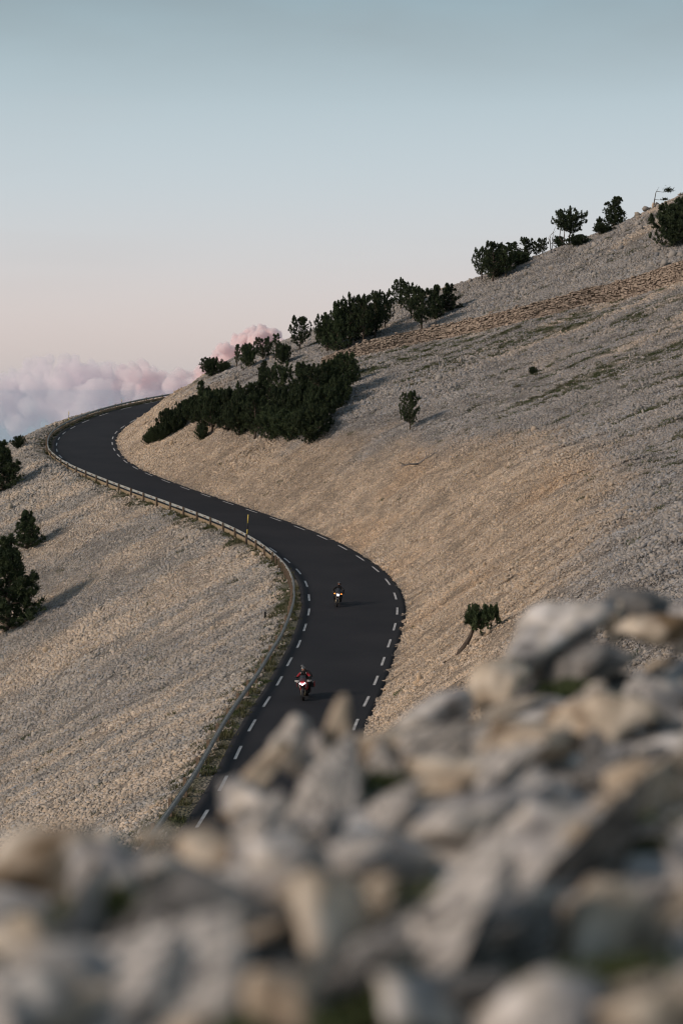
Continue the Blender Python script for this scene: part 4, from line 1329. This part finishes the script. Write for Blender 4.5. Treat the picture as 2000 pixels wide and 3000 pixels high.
bx = np.r_[np.linspace(-9, -1.3, 40), np.linspace(-1.25, 1.9, 130), np.linspace(2, 11, 40)]; by = np.r_[np.linspace(-6, 1.4, 30), np.linspace(1.45, 7, 190), np.linspace(7.1, 17, 40)]
BX, BY = np.meshgrid(bx, by)
bv = np.c_[BX.ravel(), BY.ravel(), bank_z(BX.ravel(), BY.ravel())]
bi = np.arange(BX.size).reshape(BX.shape)
bme = new_mesh('rocky_knoll', bv, np.stack([bi[:-1, :-1], bi[:-1, 1:], bi[1:, 1:], bi[1:, :-1]], -1).reshape(-1, 4), ROCK['grey'], False)
tag(link('rocky_knoll', bme), kind='structure')

def rock_mesh(seed, planes=9, rough=.2, corners=None):
    """angular shard: hull of a few random corners, its faces broken and chipped"""
    r = np.random.default_rng(seed)
    bm = bmesh.new()
    if corners is None:
        corners = r.normal(0, 1, (planes + 3, 3)); corners /= np.linalg.norm(corners, axis=1)[:, None]; corners *= r.uniform(.75, 1.1, (planes + 3, 1))
    for p in corners: bm.verts.new(p)
    bmesh.ops.convex_hull(bm, input=bm.verts)
    bmesh.ops.delete(bm, geom=[v for v in bm.verts if not v.link_faces], context='VERTS')
    bmesh.ops.subdivide_edges(bm, edges=bm.edges, cuts=4, use_grid_fill=True)
    bmesh.ops.triangulate(bm, faces=bm.faces)
    bm.verts.index_update()
    v = np.array([q.co[:] for q in bm.verts]); f = np.array([[q.index for q in fc.verts] for fc in bm.faces]); bm.free()
    k = v * 2.1 + seed * 1.7
    n1 = fbm(k[:, 0] + k[:, 2] * .7, k[:, 1] - k[:, 2] * .6, seed % 97, 3); n2 = fbm(k[:, 1] * 1.3, k[:, 2] * 1.3 + k[:, 0], seed % 89, 3); n3 = fbm(k[:, 2] * 1.2 + 5, k[:, 0] * 1.2, seed % 83, 3)
    q = v * 5.5 + seed
    m1, m2, m3 = fbm(q[:, 0] + q[:, 2], q[:, 1], seed % 71, 2), fbm(q[:, 1] + q[:, 0], q[:, 2], seed % 73, 2), fbm(q[:, 2] - q[:, 1], q[:, 0], seed % 79, 2)
    return v + np.stack([n1, n2, n3], 1) * rough + np.stack([m1, m2, m3], 1) * .16, f


SPIKE = [(-.9, -.6, -1), (.8, -.7, -1), (1, .6, -1), (-.8, .8, -1), (-.75, -.5, 0), (.7, -.5, .1), (.75, .5, 0), (-.6, .6, .1), (-.1, -.2, .95), (.35, .1, 1), (.05, .2, .9)]
SLAB = [(-.8, -1, -1), (.7, -1, -.95), (-1, -.9, 0), (.75, -.9, .1), (-.5, -.8, .9), (.6, -.7, 1), (-.8, 1, -1), (.7, 1, -.9), (-1, .8, 0), (.8, .9, 0), (-.4, .7, .95), (.5, .6, .9)]


def place_rock(px, py, wpx, hpx, Y, seed, tone, label, group=None, tilt=0.0, depth=.8, planes=13):
    d = ray(px, py) * Y
    w, h = wpx * Y / FPX, hpx * Y / FPX
    v, f = rock_mesh(seed, planes, .2, {4: SLAB, 6: SPIKE}.get(seed))
    if seed in (4, 6): depth = .35
    v = v / (np.abs(v).max(0)[None]) * np.array([w / 2, max(w, h) / 2 * depth, h / 2])
    c, s = math.cos(tilt), math.sin(tilt)
    v = np.c_[v[:, 0] * c + v[:, 2] * s, v[:, 1], -v[:, 0] * s + v[:, 2] * c]
    o = link('rock', new_mesh('rock', v, f, ROCK[tone], False), loc=d)
    tag(o, label, 'rock', group)
    return o


FG = 'rocks of the foreground knoll'
KEY = [(150, 2580, 330, 300, 2.95, 1, 'tan', 'pale tan triangular rock at the left end of the foreground pile', .25, 12),
       (350, 2600, 330, 190, 2.85, 2, 'grey', 'grey sloping rock against the pale triangular one', .35, 12),
       (310, 2490, 170, 110, 3.2, 3, 'tan', 'small tan rock peeping over the grey sloping rock', 0, 12),
       (752, 2285, 72, 260, 4.35, 4, 'tan', 'thin curved slab leaning out over the road', .62, 16),
       (868, 2190, 140, 170, 4.45, 5, 'grey', 'rounded pale rock between the leaning slab and the spike', .15, 30),
       (985, 2150, 88, 215, 4.5, 6, 'tan', 'pointed tan spike of rock standing against the road', .12, 14),
       (920, 2210, 90, 120, 4.4, 16, 'grey', 'small grey rock at the foot of the pointed spike', 0, 14),
       (800, 2330, 270, 150, 4.0, 7, 'grey', 'broad grey rock below the leaning slab', .15, 14),
       (1010, 2310, 230, 130, 3.95, 8, 'tan', 'brownish rock under the pointed spike', 0, 14),
       (1175, 2235, 100, 150, 4.3, 9, 'dark', 'dark grey wedge right of the pointed spike', .3, 11),
       (1120, 2180, 170, 120, 4.7, 10, 'tan', 'low tan rock beyond the dark wedge', 0, 12),
       (1285, 2095, 260, 120, 5.2, 11, 'grey', 'flat bluish grey rock below the wind bent pine', -.1, 14),
       (1610, 1890, 370, 240, 5.6, 12, 'grey', 'big pale boulder crowning the right of the knoll', -.22, 12),
       (1640, 1980, 400, 150, 5.45, 13, 'dark', 'mossy boulder face with painted shade beneath the big pale boulder', -.32, 11),  # dark tone paints the shade under the overhanging boulder, besides some moss
       (1465, 2040, 170, 220, 5.3, 14, 'tan', 'tall pale rock propping the left of the big boulder', .3, 12),
       (1860, 1790, 200, 140, 5.9, 15, 'dark', 'dark grey rounded boulder on top at the right', 0, 20),
       (1790, 1810, 120, 130, 5.85, 17, 'tan', 'tan side block next to the dark rounded boulder', 0, 12),
       (1900, 1885, 270, 150, 5.5, 18, 'tan', 'warm tan block below the dark rounded boulder', -.2, 12),
       (2000, 1830, 160, 170, 5.7, 19, 'grey', 'grey block cut by the right edge under the boulder', 0, 12),
       (620, 2495, 230, 150, 3.05, 20, 'tan', 'pale beige rock near the lower end of the guardrail', .1, 13),
       (770, 2500, 260, 130, 2.95, 21, 'grey', 'flat bluish rock below the broad grey rock', -.1, 13),
       (620, 2760, 420, 330, 2.45, 22, 'dark', 'large dark blue grey rock in the lower left', .35, 12),
       (1000, 2770, 280, 400, 2.45, 23, 'tan', 'large oval tan rock low in the middle', -.1, 16),
       (820, 2600, 230, 230, 2.7, 24, 'grey', 'grey rock with dark hollow left of the oval tan rock', .2, 13),
       (1120, 2520, 330, 170, 2.95, 25, 'grey', 'pale grey rock above the oval tan rock', 0, 14),
       (1400, 2390, 420, 150, 3.35, 26, 'grey', 'long whitish rock across the middle of the knoll', -.1, 13),
       (1330, 2260, 260, 150, 3.9, 27, 'tan', 'light rounded rock behind the long whitish rock', .1, 16),
       (1560, 2210, 330, 200, 4.1, 28, 'tan', 'beige rock below the mossy boulder painted in shade', -.15, 12),
       (1420, 2740, 470, 320, 2.55, 29, 'grey', 'largest brownish grey slab low right of the middle', .1, 12),
       (1760, 2760, 330, 300, 2.6, 30, 'tan', 'pinkish tan slab in the lower right', -.3, 11),
       (1680, 2480, 380, 220, 3.1, 31, 'grey', 'bluish grey rock above the pinkish tan slab', .1, 12),
       (1900, 2330, 270, 220, 3.6, 32, 'tan', 'brown stained rock at the right edge', .2, 12),
       (1960, 2620, 240, 260, 2.8, 33, 'grey', 'grey rock at the right edge beside the bluish one', 0, 12),
       (1760, 2110, 300, 170, 4.6, 34, 'tan', 'buff rock under the warm tan block', -.2, 12),
       (1960, 2080, 220, 190, 4.7, 35, 'grey', 'grey green rock at the right edge under the tan block', 0, 12),
       (300, 2860, 480, 240, 2.25, 36, 'grey', 'broad grey slab along the bottom left', .25, 12),
       (80, 2760, 220, 170, 2.45, 37, 'tan', 'brown rock at the left edge above the broad slab', 0, 12),
       (60, 2930, 240, 170, 2.15, 38, 'grey', 'grey rock in the bottom left corner', 0, 12),
       (1240, 2950, 330, 200, 2.15, 39, 'grey', 'bluish grey rock at the bottom below the large slab', .2, 12),
       (1560, 2960, 380, 180, 2.15, 40, 'grey', 'pale slab at the bottom edge right of the middle', -.3, 12),
       (1900, 2960, 330, 170, 2.15, 41, 'tan', 'tan rock in the bottom right corner', -.3, 12),
       (820, 2940, 260, 150, 2.2, 42, 'tan', 'tan rock at the bottom edge under the dark rock', .1, 12),
       (500, 2560, 220, 150, 2.85, 43, 'grey', 'grey rock between the beige rock and sloping rock', 0, 13),
       (470, 2470, 130, 90, 3.15, 44, 'tan', 'small stone on the rim beside the guardrail end', 0, 13)]
for px, py, w, h, Y, sd, tone, lab, tl, npl in KEY:
    place_rock(px, py, w * 1.22, h * 1.18, Y, sd, tone, lab, FG, tl, planes=max(6, npl - 5))
# smaller stones wedged between them, none rising over the rim of the knoll
r = np.random.default_rng(77)
fill = [rock_mesh(300 + k, 5) for k in range(10)]
fill_me = {t: [new_mesh('rock', v_, f_, ROCK[t], False) for v_, f_ in fill] for t in ROCK}
RIM = np.array([(-300, 2540), (0, 2500), (60, 2450), (160, 2470), (340, 2510), (480, 2470), (600, 2450), (680, 2400), (760, 2330), (900, 2260), (1010, 2230), (1100, 2190), (1200, 2120), (1330, 2080), (1420, 2030), (1500, 2000), (1750, 1960), (1800, 1830), (1950, 1800), (2300, 1780)])
cnt = 0
while cnt < 250:
    y = r.uniform(1.85, 6.4); x = r.uniform(-.215, .23) * y
    s = r.uniform(.02, .055) if cnt % 5 < 2 else r.uniform(.045, .12)
    z = float(bank_z(x, y)) + s * .2 + (.04 if s < .05 else 0)
    pq = project(np.array([x, y, z + s * .75]))[0]
    if pq[1] < np.interp(pq[0], RIM[:, 0], RIM[:, 1]): continue
    t = r.choice(['grey', 'grey', 'grey', 'tan', 'tan', 'dark'])
    o = link('rock', fill_me[t][r.integers(0, 10)], loc=(x, y, z))
    o.scale = (s * r.uniform(1.2, 2.4), s * r.uniform(.8, 1.5), s * r.uniform(.35, .7)); o.rotation_euler = (r.normal(.15, .35), r.normal(-.5, .35), r.normal(0, .6))
    tag(o, {'grey': 'small grey stone wedged among the larger foreground rocks', 'tan': 'small tan stone wedged among the larger foreground rocks', 'dark': 'small dark stone wedged among the larger foreground rocks'}[t], 'rock',
        {'grey': 'small grey foreground stones', 'tan': 'small tan foreground stones', 'dark': 'small dark foreground stones'}[t])
    cnt += 1
# moss and grass in the gaps
tv = hidden_collection('knoll_tuft', [tuft('knoll_tuft', r, 50, .02, .035, M['weed']) for _ in range(3)])
n = 170
cen = np.array([ray(a, b) * Y for a, b, Y in ((270, 2690, 2.6), (180, 2660, 2.7), (880, 2330, 4.0), (1090, 2290, 4.0), (1620, 2020, 5.3), (1700, 1990, 5.3), (1880, 2430, 3.3), (1950, 2850, 2.35), (1350, 2600, 2.8), (960, 2980, 2.15), (1300, 2900, 2.3), (1850, 2880, 2.3), (560, 2640, 2.7), (1230, 2160, 4.6), (1960, 1990, 5.1))])
c = cen[r.integers(0, len(cen), n)]
x, y = c[:, 0] + r.normal(0, .06, n), c[:, 1] + r.normal(0, .06, n)
instancer('moss', tv, np.c_[x, y, bank_z(x, y) + .02], np.c_[np.zeros((n, 2)), r.uniform(0, 6, n)], np.repeat(r.uniform(.6, 1.3, n)[:, None], 3, 1), r.integers(0, 3, n), np.ones((n, 4)))

# ------------------------------------------------------------------ distant plain, clouds and the air between
plain = G()
NR = 64
pv = [(0, 0, -1500)] + [(58000 * math.cos(2 * math.pi * k / NR), 58000 * math.sin(2 * math.pi * k / NR), -1500) for k in range(NR)]
plain.add(pv, [(0, 1 + k, 1 + (k + 1) % NR) for k in range(NR)])
po = plain.build('plain', mat_noise('distant_fields', (.045, .060, .040), (.11, .105, .07), .0006, .95, .1, coords='Object'))
tag(po, kind='structure')

def cloud_air(name, dens, col):
    m = bpy.data.materials.new(name); m.use_nodes = True
    n_ = m.node_tree.nodes; n_.remove(n_['Principled BSDF'])
    v_ = n_.new('ShaderNodeVolumePrincipled')
    v_.inputs['Color'].default_value = col; v_.inputs['Density'].default_value = dens; v_.inputs['Anisotropy'].default_value = -.15
    m.node_tree.links.new(v_.outputs[0], n_['Material Output'].inputs['Volume'])
    return m


thick = cloud_air('dense_cloud', .012, (1.0, .935, .935, 1)); thin = cloud_air('thin_cloud', .0026, (1.0, .958, .972, 1)); mid = cloud_air('mid_cloud', .0044, (1.0, .94, .945, 1))  # the low sun's pink is tinted into the cloud colours
CD = 66000.0


ib = bmesh.new(); bmesh.ops.create_icosphere(ib, subdivisions=2, radius=1)
ICO2_V = np.array([v.co[:] for v in ib.verts]); ICO2_F = np.array([[v.index for v in f.verts] for f in ib.faces]); ib.free()
CREST = np.array([(-220, 1120), (-120, 1075), (-60, 1100), (0, 1085), (40, 1095), (75, 1050), (130, 1040), (190, 1040), (240, 1036), (265, 1058), (305, 1052), (330, 1060), (365, 1072), (398, 1048), (440, 1064), (480, 1092), (520, 1078), (560, 1085), (600, 1062),
                  (640, 1020), (690, 985), (730, 955), (770, 948), (810, 965), (850, 1000), (900, 1030), (960, 1060)])


def cloud(name, x0, x1, seed, label, cm):
    """cumulus heaped up from many puffs under the crest line"""
    r = np.random.default_rng(seed)
    V, F, nb = [], [], 0
    x = x0
    while x < x1:
        top = np.interp(x, CREST[:, 0], CREST[:, 1])
        y = top; first = True
        while y < 1222:
            rad = r.uniform(13, 24) if first else r.uniform(20, 40)
            first = False
            px, py = x + r.normal(0, 6), y + rad * .9
            d = ray(px, py); R = rad * CD / FPX
            base = d * (CD + r.uniform(-1500, 1500) + (py - top) * -6)
            balls = [(base, R)]
            for k in range(9):
                a = r.normal(0, 1, 3); a[2] = abs(a[2]) * .8 + .2 * a[2]; a[1] = -abs(a[1]); a /= np.linalg.norm(a)
                q = base + a * R * r.uniform(.8, 1.02); rr_ = R * r.uniform(.22, .42); balls.append((q, rr_))
            for q, rr_ in balls:
                V.append(ICO2_V * rr_ + q); F.append(ICO2_F + nb); nb += len(ICO2_V)
            y += rad * 1.15
        x += r.uniform(20, 30)
    o = link(name, new_mesh(name, np.vstack(V) - np.array([0, CD, 0]), np.vstack(F), cm, True), loc=(0, CD, 0))
    rm = o.modifiers.new('remesh', 'REMESH'); rm.mode = 'VOXEL'; rm.voxel_size = 60
    tx = bpy.data.textures.new('cloud_tear', 'CLOUDS'); tx.noise_scale = 420; tx.noise_depth = 4
    dp = o.modifiers.new('tear', 'DISPLACE'); dp.texture = tx; dp.texture_coords = 'LOCAL'; dp.strength = 420; dp.mid_level = .55
    tag(o, label, 'cloud', 'cumulus clouds beyond the mountain')


cloud('cumulus_cloud', 590, 960, 1, 'bright pink cumulus tower rising behind the skyline pines', thick)
cloud('cumulus_cloud', 350, 575, 2, 'pink topped cumulus above the far end of the guardrail', mid)
cloud('cumulus_cloud', 55, 335, 3, 'widest cumulus bank with pink and blue tops at the left', thin)
cloud('cumulus_cloud', -220, 40, 4, 'low pinkish cumulus cut by the left picture edge', thin)

# the air over the plain
hm = bpy.data.materials.new('haze_air'); hm.use_nodes = True
hn = hm.node_tree.nodes; hn.remove(hn['Principled BSDF'])
hv = hn.new('ShaderNodeVolumePrincipled'); hv.inputs['Color'].default_value = (.66, .82, 1.0, 1); hv.inputs['Density'].default_value = 8.0e-6
hm.node_tree.links.new(hv.outputs[0], hn['Material Output'].inputs['Volume'])
g = G(); g.box((0, 0, -720.5), (120000, 120000, 1563)); ho = g.build('haze', hm)
tag(ho, kind='stuff')
